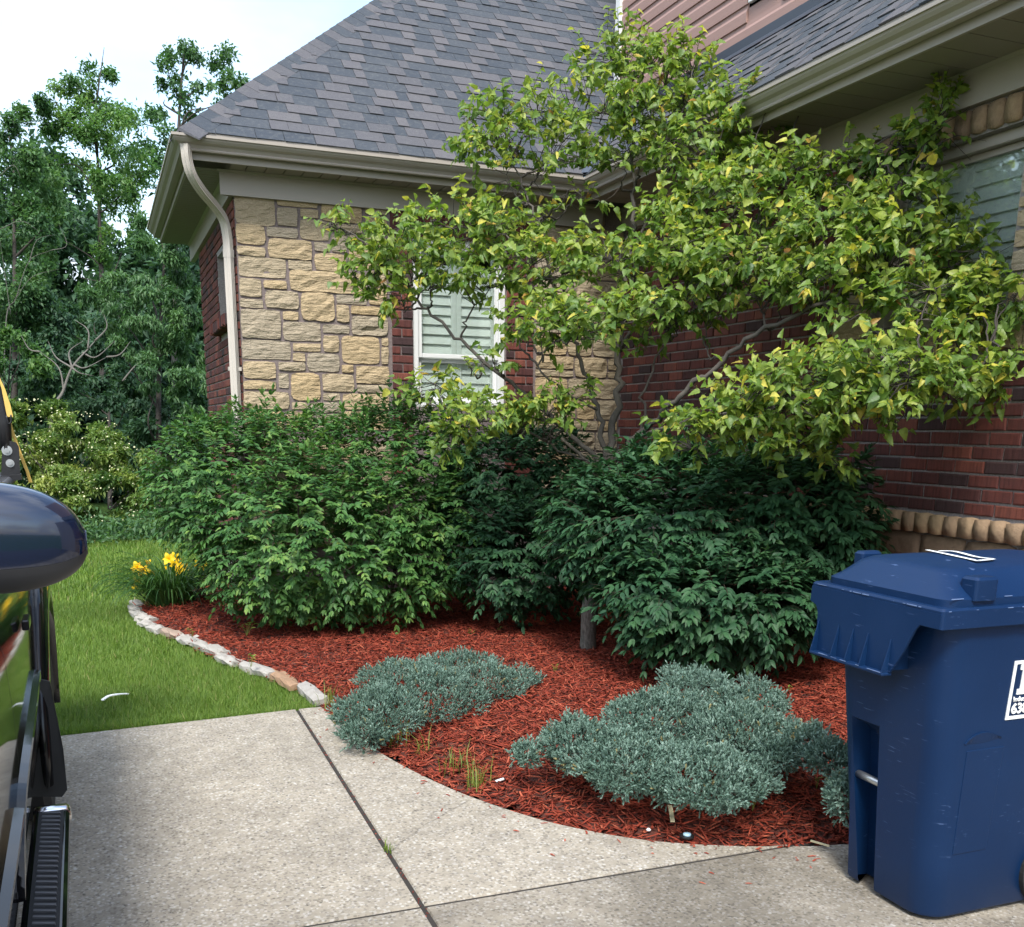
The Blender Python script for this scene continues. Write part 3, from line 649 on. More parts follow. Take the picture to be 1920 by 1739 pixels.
# windows: frame > none; window > frame, sash, pane, shutter panels with louvers
def window(name_parent, O, U, N, w, h, panels, rec=.085, rail=None, fr=.055, mat='white_vinyl'):
    """O: lower start corner on the wall plane; U along, N out of the wall."""
    U = np.asarray(U, float); N = np.asarray(N, float); Mx = np.stack([U, N, (0, 0, 1.)], -1); O = np.asarray(O, float)
    e = bpy.data.objects.new('window', None); e.location = tuple(O - org(name_parent)); link(e, name_parent); ORG[e.name] = O
    def bx(b, u0, u1, n0, n1, z0, z1, t=.5): b.box((u0, n0, z0), (u1, n1, z1), t, Mx, O)
    b = MB()
    for u0, u1, z0, z1 in ((0, fr, 0, h), (w - fr, w, 0, h), (fr, w - fr, 0, fr), (fr, w - fr, h - fr, h)): bx(b, u0, u1, -rec - .05, -rec + .03, z0, z1)
    b.build('frame', mat, e, bevel=.006)
    zs = [(fr, h - fr)] if rail is None else [(fr, rail), (rail, h - fr)]
    for k, (z0, z1) in enumerate(zs):
        s = .038; n0 = -rec - .045 + (.03 if k else 0) ; b = MB()
        for u0, u1, a, c in ((fr, fr + s, z0, z1), (w - fr - s, w - fr, z0, z1), (fr + s, w - fr - s, z0, z0 + s), (fr + s, w - fr - s, z1 - s, z1)): bx(b, u0 + .001, u1 - .001, n0, n0 + .025, a + .001, c - .001)
        b.build('sash', mat, e, bevel=.004)
        b = MB(); bx(b, fr + s, w - fr - s, n0 + .008, n0 + .013, z0 + s, z1 - s); b.build('pane', 'window_glass', e)
    pw = (w - 2 * fr) / panels; n1 = -rec - .085
    for k in range(panels):
        a, c = fr + k * pw, fr + (k + 1) * pw; st = .05; b = MB()
        for u0, u1, z0, z1 in ((a, a + st, fr, h - fr), (c - st, c, fr, h - fr), (a + st, c - st, fr, fr + .08), (a + st, c - st, h - fr - .08, h - fr)): bx(b, u0 + .001, u1 - .001, n1, n1 + .03, z0, z1)
        b.build('shutter_frame', 'shutter_white', e, bevel=.004)
        lp = .082; nl = int((h - 2 * fr - .16) / lp)
        proto = None
        for i in range(nl):
            z = fr + .08 + (i + .5) * lp; cc = O + U * ((a + c) / 2) + N * (n1 + .012) + np.array([0, 0, z])
            if proto is None:
                q = MB(); L_ = c - a - 2 * st; th = math.radians(74); R = np.array([[1, 0, 0], [0, math.cos(th), math.sin(th)], [0, -math.sin(th), math.cos(th)]])
                q.box((-L_ / 2, -.044, -.005), (L_ / 2, .044, .005), .5, Mx @ R, cc); proto = q.build('louver', 'shutter_white', e, origin=cc); me = proto.data
            else:
                o = bpy.data.objects.new('louver', me); o.location = tuple(cc - O); link(o, e)
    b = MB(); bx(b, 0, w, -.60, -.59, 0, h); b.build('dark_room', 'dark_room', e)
    b = MB()
    for u0, u1, z0, z1 in ((-.02, 0, -.02, h + .02), (w, w + .02, -.02, h + .02), (0, w, h, h + .02), (0, w, -.02, 0)): bx(b, u0, u1, -.59, -rec - .0, z0, z1)
    b.build('reveal', 'dark_room', e)
    return e
window(main_wall, (XW, WM[0], WM[2]), (0, 1, 0), NX, WM[1] - WM[0], WM[3] - WM[2], 2, .09, None, .06, 'taupe_metal')
window(wing_wall, (WF[0], YW, WF[2]), (1, 0, 0), NY, WF[1] - WF[0], WF[3] - WF[2], 2, .06, .42)
window(side_wall, (XL, WS[0], WS[2]), (0, 1, 0), NX, WS[1] - WS[0], WS[3] - WS[2], 2, .13, None)

# eaves: profiles swept along the fascia line with mitred corners
EAVE = [np.array(p, float) for p in ((.79, 12.55), (.79, 8.60), (4.13, 8.60), (4.13, .6))]
ENRM = [np.array(n, float) for n in ((-1, 0), (0, -1), (-1, 0))]
def sweep(seg, prof, name, mat, closed=True, smooth=False):
    n = ENRM[seg]; a, b_ = EAVE[seg], EAVE[seg + 1]
    oa = n + (ENRM[seg - 1] if seg > 0 else 0); ob = n + (ENRM[seg + 1] if seg < 2 else 0)
    rings = [np.array([(*(p + o * d), z) for d, z in prof]) for p, o in ((a, oa), (b_, ob))]
    m = MB(); m.loft(rings, closed); return m.build(name, mat, house, smooth=smooth)
GUT = [(.003, 3.565), (.062, 3.562), (.066, 3.570), (.062, 3.580), (.074, 3.600), (.098, 3.614), (.112, 3.630), (.116, 3.642), (.128, 3.644), (.128, 3.662), (.118, 3.664), (.112, 3.655), (.100, 3.640), (.055, 3.590), (.012, 3.575), (.012, 3.66), (.003, 3.66)]
for s_ in range(3):
    sweep(s_, GUT, 'gutter', 'taupe_metal')
    sweep(s_, [(-.02, 3.515), (.0, 3.515), (.0, 3.68), (-.02, 3.68)], 'fascia', 'taupe_metal')
    inner = {0: -(XL - .79) , 1: -(YW - 8.60), 2: -(XW - 4.13)}[s_]
    sweep(s_, [(inner + .035, 3.34), (inner + .035, 3.50), (inner + .055, 3.514), (inner + .055, 3.535), (inner - .02, 3.535), (inner - .02, 3.34)], 'frieze', 'taupe_metal')
    # soffit boards
    n = ENRM[s_]; a, b_ = EAVE[s_], EAVE[s_ + 1]; Lg = np.linalg.norm(b_ - a); U = (b_ - a) / Lg; bw = {0: .085, 1: .145, 2: .20}[s_]
    cnt = int(min(Lg, 6.2) / bw); dep = -inner - .055 - .02; proto = None
    start = a if s_ < 2 else a
    for i in range(cnt):
        c2 = start + U * (bw * (i + .5)) + n * (inner + .055 + dep / 2); c = np.array([c2[0], c2[1], 3.524])
        if s_ == 2 and c2[1] < 2.2: continue
        if proto is None:
            Mx = np.stack([(*U, 0), (*n, 0), (0, 0, 1)], -1); q = MB(); q.box((-bw / 2 + .004, -dep / 2, -.006), (bw / 2 - .004, dep / 2, .006), .5, Mx, c); proto = q.build('soffit_board', 'soffit', house, origin=c); me = proto.data
        else:
            o = bpy.data.objects.new('soffit_board', me); o.location = tuple(c - org(house)); link(o, house)
    sweep(s_, [(inner, 3.536), (-.02, 3.536), (-.02, 3.55), (inner, 3.55)], 'soffit_backing', 'dark_room')
# corner soffit pieces fill
b = MB(); b.box((.81, 8.62, 3.518), (1.10, 8.84, 3.53)); b.build('soffit_corner', 'soffit', house)

# downspout with elbows
pth = smooth_path([(.765, 8.53, 3.60), (.77, 8.54, 3.50), (.80, 8.57, 3.40), (.875, 8.66, 3.315), (.985, 8.80, 3.235), (1.05, 8.875, 3.16), (1.075, 8.905, 3.04), (1.078, 8.91, 2.90)], 6)
pth = np.vstack([pth, [(1.078, 8.91, 1.5), (1.078, 8.91, .2)]])
def rect_sweep(path, a, c, ridge=.006):
    rings = []; tg = unit(np.gradient(path, axis=0)); u = np.array([.82, -.57, 0])
    prof = []
    for (x0, y0), (x1, y1) in zip([(-1, -1), (1, -1), (1, 1), (-1, 1)], [(1, -1), (1, 1), (-1, 1), (-1, -1)]):
        for k in range(4): f = k / 4; s = 1 - (ridge / a if k in (1, 3) else 0); prof.append(((x0 + (x1 - x0) * f) * s, (y0 + (y1 - y0) * f) * s))
    for p, t_ in zip(path, tg):
        w = unit(np.cross(t_, u)); uu = np.cross(w, t_); rings.append(np.array([p + uu * x * a + w * y * c for x, y in prof]))
    return rings
m = MB(); m.loft(rect_sweep(pth, .030, .025)); m.build('downspout', 'downspout_metal', house)
m = MB(); m.loft(rect_sweep(np.array([(1.078, 8.91, 2.95), (1.078, 8.91, 2.92), (1.078, 8.91, 2.89)]), .033, .028)); m.build('downspout_sleeve', 'downspout_metal', house)
m = MB(); m.box((1.03, 8.905, 2.02), (1.134, 8.96, 2.05)); m.build('downspout_strap', 'downspout_metal', house)

# roofs
SL = .89; CT = 1 / math.sqrt(1 + SL * SL); ST = SL * CT
RY, RZ = 8.505, 3.69                                # wing front roof: z = RZ + SL (y - RY)
RX, RXZ = 4.03, 3.69                                # main lower roof: z = RXZ + SL (x - RX)
HX = .74                                            # hip starts at (HX, RY)
XS, YC = 4.90, 9.72                                 # siding wall plane and its far corner
roof = MB(); up = 3.6
roof.raw([(HX, RY, RZ - .012), (9.5, RY + 0, RZ - .012), (9.5, RY + up, RZ + SL * up - .012), (HX + up, RY + up, RZ + SL * up - .012)], [(0, 1, 2, 3)])
roof.raw([(HX, RY, RZ - .012), (HX, 12.6, RZ - .012), (HX + up, 12.6, RZ + SL * up - .012), (HX + up, RY + up, RZ + SL * up - .012)], [(3, 2, 1, 0)])
wing_roof = roof.build('roof', 'dark_room', house)
roof = MB(); roof.raw([(RX, .5, RXZ - .012), (RX, 8.6, RXZ - .012), (XS, 9.36, RXZ + SL * (XS - RX) - .012), (XS, .5, RXZ + SL * (XS - RX) - .012)], [(0, 3, 2, 1)])
main_roof = roof.build('roof', 'dark_room', house)
def tab_variant(k):
    r = np.random.default_rng(500 + k); th = 1.0
    # unit tab: x -.5...5 across, y 0 (butt) .. 1 (up the slope), z thickness at butt
    V = np.array([(-.5, 0, 0), (.5, 0, 0), (.5, 1, 0), (-.5, 1, 0), (-.5 + r.uniform(0, .02), 0, th), (.5 - r.uniform(0, .02), 0, th), (.5, 1, .25), (-.5, 1, .25)])
    V[:, 1] += np.where(V[:, 1] < .5, r.normal(0, .012, 8), 0)
    return V, [(4, 5, 6, 7), (0, 1, 5, 4), (1, 2, 6, 5), (3, 0, 4, 7)], (k + .5) / 20
TABV = [tab_variant(k) for k in range(20)]
def shingles(O, U, S, Nn, nrow, rng_u, e=.143):
    """O origin on the eave, U along the course, S up the slope, Nn out of the roof; rng_u(row) -> (u0,u1)"""
    it = []
    for k in range(nrow):
        u0, u1 = rng_u(k); u = u0 - rng.uniform(0, .12); dark = rng.uniform() < .5
        while u < u1:
            w = rng.choice([.09, .13, .17, .21, .25, .29], p=[.08, .2, .25, .22, .15, .1]) * rng.uniform(.9, 1.1); a, b2 = max(u, u0), min(u + w, u1)
            if b2 - a > .02:
                v = int(rng.integers(0, 6)) if dark else int(rng.integers(7, 20))
                if rng.uniform() < .08: v = int(rng.integers(0, 20))
                th = (.0125 if not dark else .0065) * rng.uniform(.85, 1.15)
                c = O + U * ((a + b2) / 2) + S * (k * e - .012) + Nn * .001
                it.append((v, mat4(np.stack([U * (b2 - a - .002), S * (e + .03), Nn * th], -1), c)))
            u += w; dark = (not dark) if rng.uniform() < .82 else dark
    return it
U, S, Nn = np.array([1., 0, 0]), np.array([0, CT, ST]), np.array([0, -ST, CT])
def ru(k):
    dy = k * .143 * CT; x1 = RX + dy if RY + dy < RY + (XS - RX) else (XS - .0 if RY + dy < YC else 8.2)
    return HX + dy + .118, x1
shA = shingles(np.array([0, RY, RZ]), U, S, Nn, 25, ru)
U2, S2, N2 = np.array([0, 1., 0]), np.array([CT, 0, ST]), np.array([-ST, 0, CT])
shB = shingles(np.array([RX, 0, RXZ]), U2, S2, N2, 8, lambda k: (1.6, RY + k * .143 * CT))
pieces('shingle', shA, TABV, 'shingle', wing_roof, 240, rest='shingle_field')
pieces('shingle', shB, TABV, 'shingle', main_roof, 60, rest='shingle_field')
# hip caps
hd = unit(np.array([1, 1, SL])); fr_ = unit(Nn + np.array([0, 0, 0])); lf = np.array([-ST, 0, CT])
for k in range(30):
    p0 = np.array([HX, RY, RZ]) + hd * (k * .135 - .03); p1 = p0 + hd * .30; w = .165; t = rng.choice([.1, .2, .5, .8, .95])
    ef = unit(np.cross(hd, Nn)); ef = -ef if ef[2] > 0 else ef; el = unit(np.cross(hd, lf)); el = -el if el[2] > 0 else el
    up_ = np.array([0, 0, 1.]); m = MB(); hi, lo = .015, .004
    V = []
    for p, h in ((p0, hi), (p1, lo)): V += [p + ef * w + up_ * h * .75, p + up_ * (h + .008), p + el * w + up_ * h * .3]
    V += [p0 + ef * w, p0, p0 + el * w]
    m.raw(V, [(0, 1, 4, 3), (1, 2, 5, 4), (6, 7, 1, 0), (7, 8, 2, 1), (0, 3, 6)], t); m.build('hip_cap', 'shingle', wing_roof)
# valley and step flashing
m = MB(); m.loft([np.array([(RX + s - .05, RY + s, RZ + SL * s + .012 + .0), (RX + s, RY + s - .05, RZ + SL * s + .012)]) for s in (0, XS - RX)], closed=False); m.build('valley_flashing', 'flashing', wing_roof)
zb = RXZ + SL * (XS - RX)
m = MB(); m.box((XS - .012, .6, zb - .01), (XS + .01, YC, zb + .075)); m.raw([(XS - .012, .6, zb + .012), (XS - .012, YC - .4, zb + .012), (XS - .085, YC - .4, zb + .012 - .085 * SL + .01), (XS - .085, .6, zb + .012 - .085 * SL + .01)], [(0, 1, 2, 3)]); m.build('step_flashing', 'flashing', main_roof)
# drip edge behind the gutter
m = MB(); m.box((.80, RY - .006, RZ - .04), (4.0, RY + .02, RZ - .002)); m.build('drip_edge', 'taupe_metal', wing_roof)
m = MB(); m.box((RX - .006, .6, RXZ - .04), (RX + .02, 8.5, RXZ - .002)); m.build('drip_edge', 'taupe_metal', main_roof)
# upper wall: dutch-lap siding boards, corner trim, little window
up_wall = wall_boxes('upper_wall', 'siding', [((XS + .03, .6, 4.2), (XS + .3, YC, 8.5)), ((XS + .3, YC - .3, 4.2), (9, YC - .01, 8.5))])
ex = .127; z = zb + .07; WU = (7.12, 7.52, 4.78)     # small window: y0,y1,z0
prof = [(.0, 0), (-.016, .002), (-.017, .075), (-.006, .098), (-.004, ex), (0, ex)]
while z < 8.3:
    for y0, y1 in (((.6, YC - .05),) if z + ex < WU[2] - .06 or z > WU[2] + 1.2 else ((.6, WU[0] - .03), (WU[1] + .03, YC - .05))):
        m = MB(); m.loft([np.array([(XS + .03 + d, y, z + h) for d, h in prof]) for y in (y0, y1)], True); m.build('siding_board', 'siding', up_wall)
    z += ex
m = MB(); m.box((XS - .012, YC - .055, zb - .02), (XS + .035, YC + .035, 8.5)); m.build('corner_trim', 'white_vinyl', up_wall, bevel=.004)
window(up_wall, (XS + .03, WU[0], WU[2]), (0, 1, 0), NX, WU[1] - WU[0], 1.1, 1, .0, None, .045)
# ------------------------------------------------------------------ vegetation
def ok_pos(p, m=.03):
    """keep plants out of the walls"""
    return ~((p[:, 0] > XW - m) & (p[:, 1] < YW + .3) & (p[:, 2] < 3.5)) & ~((p[:, 0] > XL - m) & (p[:, 1] > YW - m) & (p[:, 1] < 12) & (p[:, 2] < 3.5))
def pad_axes(d, rx, ry, fz): return np.array([rx * d / FPX, rx * d / FPX * fz, ry * d / FPX])
RIGHT = unit(np.array([T[0][0], T[0][1], 0])); FWD = np.array([-RIGHT[1], RIGHT[0], 0]); UPV = np.array([0, 0, 1.])
BASIS = np.stack([RIGHT, FWD, UPV], -1)

def ornamental_tree():
    base = hit(1102, 1228, 'z', .05)
    t = thing('ornamental_tree', base, 'small spreading ornamental tree with yellowing green leaves in front of the brick wall', 'tree')
    P = lambda *a: at(*a)
    trunk = smooth_path([base - (0, 0, .06), P(1106, 1140, 7.05), P(1120, 1010, 7.03), P(1140, 870, 7.0)], 8)
    m = MB(); m.tube(trunk, np.linspace(.060, .046, len(trunk)) + rng.normal(0, .002, len(trunk)), 10); m.build('trunk', 'bark', t, True)
    limbs = [([(1140, 872, 7.0), (1158, 760, 7.0), (1162, 650, 7.0), (1172, 520, 7.0), (1190, 400, 7.0), (1182, 250, 7.1), (1178, 110, 7.1)], 0.0281),
             ([(1138, 868, 7.0), (1122, 770, 6.95), (1096, 700, 6.9), (1062, 600, 6.9), (1020, 480, 6.9), (990, 380, 6.95), (945, 240, 7.0)], 0.0203),
             ([(1132, 870, 7.0), (1050, 800, 7.0), (960, 720, 7.0), (850, 630, 7.0), (760, 540, 7.05), (680, 455, 7.1), (615, 418, 7.1)], 0.0179),
             ([(1148, 868, 7.0), (1200, 815, 6.8), (1290, 730, 6.4), (1400, 640, 6.1), (1560, 560, 5.8), (1720, 490, 5.6), (1800, 470, 5.5)], 0.0234),
             ([(1195, 818, 6.8), (1330, 785, 6.1), (1480, 740, 5.6), (1650, 695, 5.3), (1870, 700, 5.15)], 0.0133),
             ([(1162, 660, 7.0), (1260, 520, 6.7), (1370, 400, 6.4), (1520, 320, 6.1), (1760, 220, 5.7)], 0.0156),
             ([(1136, 872, 7.0), (1060, 850, 6.8), (950, 790, 6.6), (850, 800, 6.6)], 0.0101),
             ([(1020, 480, 6.9), (900, 430, 6.95), (760, 430, 7.0)], 0.0094),
             ([(1172, 500, 7.0), (1230, 380, 6.9), (1280, 220, 6.9), (1300, 130, 6.95)], 0.0109),
             ([(1260, 520, 6.7), (1400, 470, 6.2), (1560, 420, 5.9), (1690, 350, 5.7)], 0.0101),
             ([(1122, 770, 6.95), (1010, 690, 6.6), (1080, 610, 6.5)], 0.0086),
             ([(1200, 815, 6.8), (1220, 700, 6.6), (1290, 560, 6.4)], 0.0109)]
    pts_all = []
    for pts, r in limbs:
        p = smooth_path([P(*q) for q in pts], 8); p[1:-1] += rng.normal(0, .012, (len(p) - 2, 3))
        m = MB(); m.tube(p, np.linspace(r, max(.004, r * .22), len(p)), 7); m.build('branch', 'tree_bark', t, True); pts_all.append(p)
    m = MB(); m.tube([P(1115, 884, 7.0), P(1085, 850, 6.95), P(1052, 822, 6.9)], [.016, .013, .010], 6); m.build('branch', 'bark', t, True)
    pads = [(1170, 120, 7.1, 90, 45), (1265, 150, 7.0, 95, 60), (1130, 205, 7.0, 120, 55), (1270, 235, 6.9, 110, 65), (960, 205, 7.0, 85, 32), (1010, 275, 6.9, 115, 40), (905, 260, 7.0, 45, 40), (1165, 290, 6.9, 90, 32),
            (1400, 215, 6.6, 70, 50), (1470, 175, 6.5, 38, 24), (1340, 300, 6.6, 90, 55), (985, 345, 6.9, 95, 50), (1080, 372, 6.9, 70, 26),
            (940, 430, 6.9, 110, 45), (770, 470, 7.0, 115, 50), (655, 430, 7.1, 45, 18), (860, 410, 7.0, 80, 36), (700, 510, 7.0, 50, 45), (860, 510, 6.9, 110, 45), (730, 555, 7.0, 50, 28),
            (1010, 500, 6.7, 120, 50), (1130, 490, 6.7, 110, 45), (1250, 440, 6.7, 110, 60), (1380, 390, 6.4, 120, 65), (1330, 480, 6.3, 110, 50), (1500, 335, 6.1, 90, 48), (1590, 330, 6.0, 80, 42), (1680, 290, 5.8, 75, 32), (1765, 235, 5.6, 36, 62),
            (1090, 610, 6.4, 115, 42), (1000, 600, 6.6, 60, 40), (1200, 590, 6.4, 110, 50), (1290, 560, 6.3, 100, 55), (1420, 500, 6.1, 130, 65), (1560, 440, 5.9, 120, 60), (1690, 390, 5.7, 95, 55), (1560, 530, 5.8, 120, 50), (1700, 470, 5.6, 115, 55), (1800, 480, 5.5, 52, 60),
            (1730, 560, 5.5, 120, 45), (1835, 570, 5.35, 52, 42), (1620, 598, 5.6, 80, 22), (1780, 620, 5.4, 90, 30), (1895, 560, 5.2, 30, 24),
            (1640, 690, 5.3, 165, 50), (1500, 745, 5.4, 150, 55), (1790, 720, 5.2, 95, 42), (1370, 780, 5.5, 95, 34), (1290, 822, 5.5, 62, 34), (1500, 825, 5.5, 55, 45), (1420, 830, 5.5, 70, 30), (1860, 705, 5.15, 42, 32), (1640, 765, 5.2, 95, 34), (1560, 870, 5.5, 22, 22),
            (870, 795, 6.5, 52, 32), (945, 775, 6.6, 90, 32), (815, 735, 6.8, 62, 32), (1010, 765, 6.5, 55, 38), (850, 830, 6.5, 26, 16), (1080, 760, 6.5, 50, 30), (905, 670, 6.8, 85, 36)]
    sparse = {(905, 670), (1080, 760), (985, 345), (1080, 372), (1620, 598)}
    LP = []; LA = []; LN = []; LS = []; LT = []; tw = MB(); prim = np.vstack(pts_all); sec = [prim]
    for (px, py, d, rx, ry) in pads:
        c = P(px, py, d); ax = pad_axes(d, rx, ry, .8)
        for _ in range(max(2, int(rx * ry / 2300))):            # secondary branches into the pad
            e = c + BASIS @ (unit(rng.normal(0, 1, 3)) * ax * rng.uniform(.35, .9)); j = prim[np.argmin(np.linalg.norm(prim - e + np.array([0, 0, .15]), axis=1))]
            mid = (j + e) / 2 + rng.normal(0, .05, 3) + (0, 0, -.03); p = smooth_path([j, mid, e], 7); p[1:-1] += rng.normal(0, .010, (len(p) - 2, 3))
            if np.linalg.norm(e - j) < 1.3:
                tw.tube(p, np.linspace(.0085, .0026, len(p)), 5, cap=False); sec.append(p)
        secs = np.vstack(sec[-40:])
        ns = int(PI * rx * ry / 1000 * (.9 if (px, py) in sparse else 4.1)) + 3
        for _ in range(ns):
            r = rng.uniform(0, 1) ** .40; v = unit(rng.normal(0, 1, 3)); o = c + BASIS @ (v * ax * r)
            j = secs[np.argmin(np.linalg.norm(secs - o, axis=1))]
            outd = unit(BASIS @ (v * ax) * 1.2 + (0, 0, .35 * np.linalg.norm(ax)) + rng.normal(0, .10, 3))
            L_ = rng.uniform(.08, .19); e = o + outd * L_
            if np.linalg.norm(j - o) < .45: tw.tube([j, (j + o) / 2 + rng.normal(0, .012, 3), o, e], [.0032, .0026, .0022, .0012], 3, cap=False)
            else: tw.tube([o - outd * .08, o, e], [.002, .002, .001], 3, cap=False)
            nl = rng.integers(5, 10); side = unit(np.cross(outd, UPV + rng.normal(0, .2, 3))); tone = rng.uniform(0, 1)
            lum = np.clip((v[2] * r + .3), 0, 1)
            for k in range(nl):
                f = (k + .5) / nl; s = 1 if k % 2 else -1
                a = unit(outd * .55 + side * s * rng.uniform(.4, 1.1) + rng.normal(0, .35, 3) + (0, 0, -.35)); n = unit(UPV * .9 + rng.normal(0, .55, 3) - FWD * .35)
                LP.append(o + (e - o) * f); LA.append(a); LN.append(n); LS.append(rng.uniform(.036, .074))
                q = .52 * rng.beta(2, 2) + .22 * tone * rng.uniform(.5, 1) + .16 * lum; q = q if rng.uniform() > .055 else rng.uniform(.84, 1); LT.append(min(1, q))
    tw.build('twigs', 'dark_bark', t, True, kind='stuff')
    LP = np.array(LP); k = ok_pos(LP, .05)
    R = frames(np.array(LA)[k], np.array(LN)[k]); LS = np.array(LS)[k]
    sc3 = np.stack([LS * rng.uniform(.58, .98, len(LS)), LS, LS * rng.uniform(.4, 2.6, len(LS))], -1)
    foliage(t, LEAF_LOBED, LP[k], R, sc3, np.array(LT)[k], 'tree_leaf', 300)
ornamental_tree()

def shrub(label, blobs, stems, mat, n_sprays, leaf=.062, tint=(0, 1), shoots=0, topbright=0.0, n_obj=300, basep=None):
    base = np.array(basep if basep is not None else stems[0][0], float)
    t = thing('burning_bush', base, label, 'shrub', 'rounded shrubs planted along the house')
    for pts in stems:
        p = smooth_path(pts, 6); m = MB(); m.tube(p, np.linspace(.020, .007, len(p)), 6); m.build('stem', 'stem_brown', t, True)
    C = [(at(x, y, d), pad_axes(d, rx, ry, fz)) for x, y, d, rx, ry, fz in blobs]; ar = np.array([a[0] * a[2] + a[1] * a[2] for _, a in C]); ar /= ar.sum()
    O = []; D = []; Q = []; Tn = []
    layers = ((1.0, .55), (.86, .27), (.68, .18))
    for (c, ax), w in zip(C, ar):
        for s, lw in layers:
            n = int(n_sprays * w * lw); v = unit(rng.normal(0, 1, (n, 3))); p = c + (v * ax * s * rng.uniform(.93, 1.05, (n, 1))) @ BASIS.T
            keep = np.ones(n, bool)
            for c2, a2 in C:
                if c2 is not c: keep &= (((p - c2) @ BASIS / a2) ** 2).sum(1) > (s * .92) ** 2
            nm = unit((v / ax) @ BASIS.T); O.append(p[keep]); D.append(nm[keep]); Tn.append(np.full(keep.sum(), s))
    O, D, Tn = np.vstack(O), np.vstack(D), np.concatenate(Tn); bz = np.where(inside(BED, O[:, 0], O[:, 1]), bed_z(O[:, 0], O[:, 1]), 0); k = ok_pos(O, .06) & (O[:, 2] > bz + .05); O, D, Tn = O[k], D[k], Tn[k]
    n = len(O); dirn = unit(D * np.array([1, 1, .35]) + rng.normal(0, .35, (n, 3)) + np.array([0, 0, .16])); dirn[:, 2] = np.where(D[:, 2] > .55, np.abs(dirn[:, 2]) + .55, dirn[:, 2]); dirn = unit(dirn)
    if shoots:
        tops = np.argsort(-O[:, 2])[:max(10, n // 6)]; pick = rng.choice(tops, shoots); O = np.vstack([O, O[pick]]); dirn = np.vstack([dirn, unit(rng.normal(0, .3, (shoots, 3)) + (0, 0, 1))]); Tn = np.concatenate([Tn, np.full(shoots, 1.25)]); n = len(O)
    side = unit(np.cross(dirn, UPV + rng.normal(0, .15, (n, 3)))); L_ = rng.uniform(.10, .20, n) * np.where(Tn > 1.2, 1.7, 1); tone = rng.uniform(0, 1, n)
    P_, A_, N_, S_, TT = [], [], [], [], []; tw = MB()
    zt = np.clip((O[:, 2] - O[:, 2].min()) / (np.ptp(O[:, 2])), 0, 1)
    for i in range(n):
        if Tn[i] > .99 and rng.uniform() < .6: tw.tube([O[i] - dirn[i] * .06, O[i] + dirn[i] * L_[i] * .6, O[i] + dirn[i] * L_[i] + (0, 0, -.01)], [.0022, .0016, .001], 3, cap=False)
        npair = rng.integers(3, 6) if Tn[i] < 1.2 else 6
        for k in range(npair):
            f = (k + .6) / npair; b = O[i] + dirn[i] * L_[i] * f + np.array([0, 0, -.05 * f * f])
            for s in (1, -1) if k < npair - 1 else (1, -1, 0):
                spread = (1.15 - .65 * f) * (1 if s else 0)
                a = dirn[i] * (.45 + .5 * f) + side[i] * s * spread + np.array([0, 0, -.42 if Tn[i] < 1.2 else -.05]) + rng.normal(0, .14, 3)
                P_.append(b); A_.append(a); N_.append(UPV * .8 + D[i % len(D)] * .55 * (Tn[i] < 1.2) + rng.normal(0, .22, 3)); S_.append(leaf * rng.uniform(.7, 1.15) * (1 if f < .8 else .85)); TT.append(np.clip(tint[0] + (tint[1] - tint[0]) * (.5 * tone[i] + .35 * rng.uniform() + topbright * f), 0, 1))
    tw.build('twigs', 'stem_brown', t, True, kind='stuff')
    P_, A_, N_ = np.array(P_), unit(np.array(A_)), unit(np.array(N_)); k = ok_pos(P_, .03) & (P_[:, 2] > .03)
    foliage(t, LEAF_OVAL, P_[k], frames(A_[k], N_[k]), np.array(S_)[k], np.array(TT)[k], mat, n_obj)
s1 = hit(518, 1166, 'z', .10); s2 = hit(720, 1150, 'z', .1)
shrub('large bright green bush covering the stone corner beside the downspout', [(470, 915, 8.0, 165, 125, .9), (400, 890, 8.1, 95, 80, .9), (600, 1000, 7.7, 205, 150, .8), (735, 900, 8.0, 145, 125, .8), (560, 900, 8.1, 190, 110, .6), (530, 1075, 7.7, 120, 75, .9), (690, 1060, 7.7, 150, 80, .8), (830, 880, 8.1, 60, 95, .8), (815, 1010, 7.8, 85, 105, .8)],
      [[s1, s1 + (-.05, 0, .3), at(480, 950, 8)], [s1 + (.04, .0, 0), s1 + (.15, 0, .35), at(560, 950, 8)], [s2 - (0, 0, .03), s2 + (.1, 0, .4), at(720, 900, 8.1)], [s1, s1 + (.3, -.05, .22), at(680, 1050, 7.8)]], 'shrub_leaf', 6800, .064, (.12, 1.0), 70, .22)
s3 = hit(985, 1165, 'z', .08)
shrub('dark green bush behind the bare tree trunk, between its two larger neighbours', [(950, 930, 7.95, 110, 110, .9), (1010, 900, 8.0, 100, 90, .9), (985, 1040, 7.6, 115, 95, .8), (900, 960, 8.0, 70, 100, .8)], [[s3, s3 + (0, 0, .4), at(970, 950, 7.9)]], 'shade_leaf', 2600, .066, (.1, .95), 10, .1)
s4 = hit(1330, 1225, 'z', .06)
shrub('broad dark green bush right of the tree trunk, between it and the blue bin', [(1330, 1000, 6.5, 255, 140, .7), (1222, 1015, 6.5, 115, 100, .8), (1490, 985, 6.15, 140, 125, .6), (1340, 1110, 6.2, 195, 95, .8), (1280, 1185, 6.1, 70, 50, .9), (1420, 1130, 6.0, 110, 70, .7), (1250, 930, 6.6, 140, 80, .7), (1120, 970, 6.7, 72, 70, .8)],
      [[s4, s4 + (0, 0, .4), at(1330, 980, 6.5)], [s4 + (-.1, 0, 0), s4 + (-.25, 0, .4), at(1220, 1000, 6.5)], [s4, s4 + (.25, -.1, .4), at(1460, 1000, 6.2)]], 'shade_leaf', 5600, .074, (.15, 1.0), 20, .15)

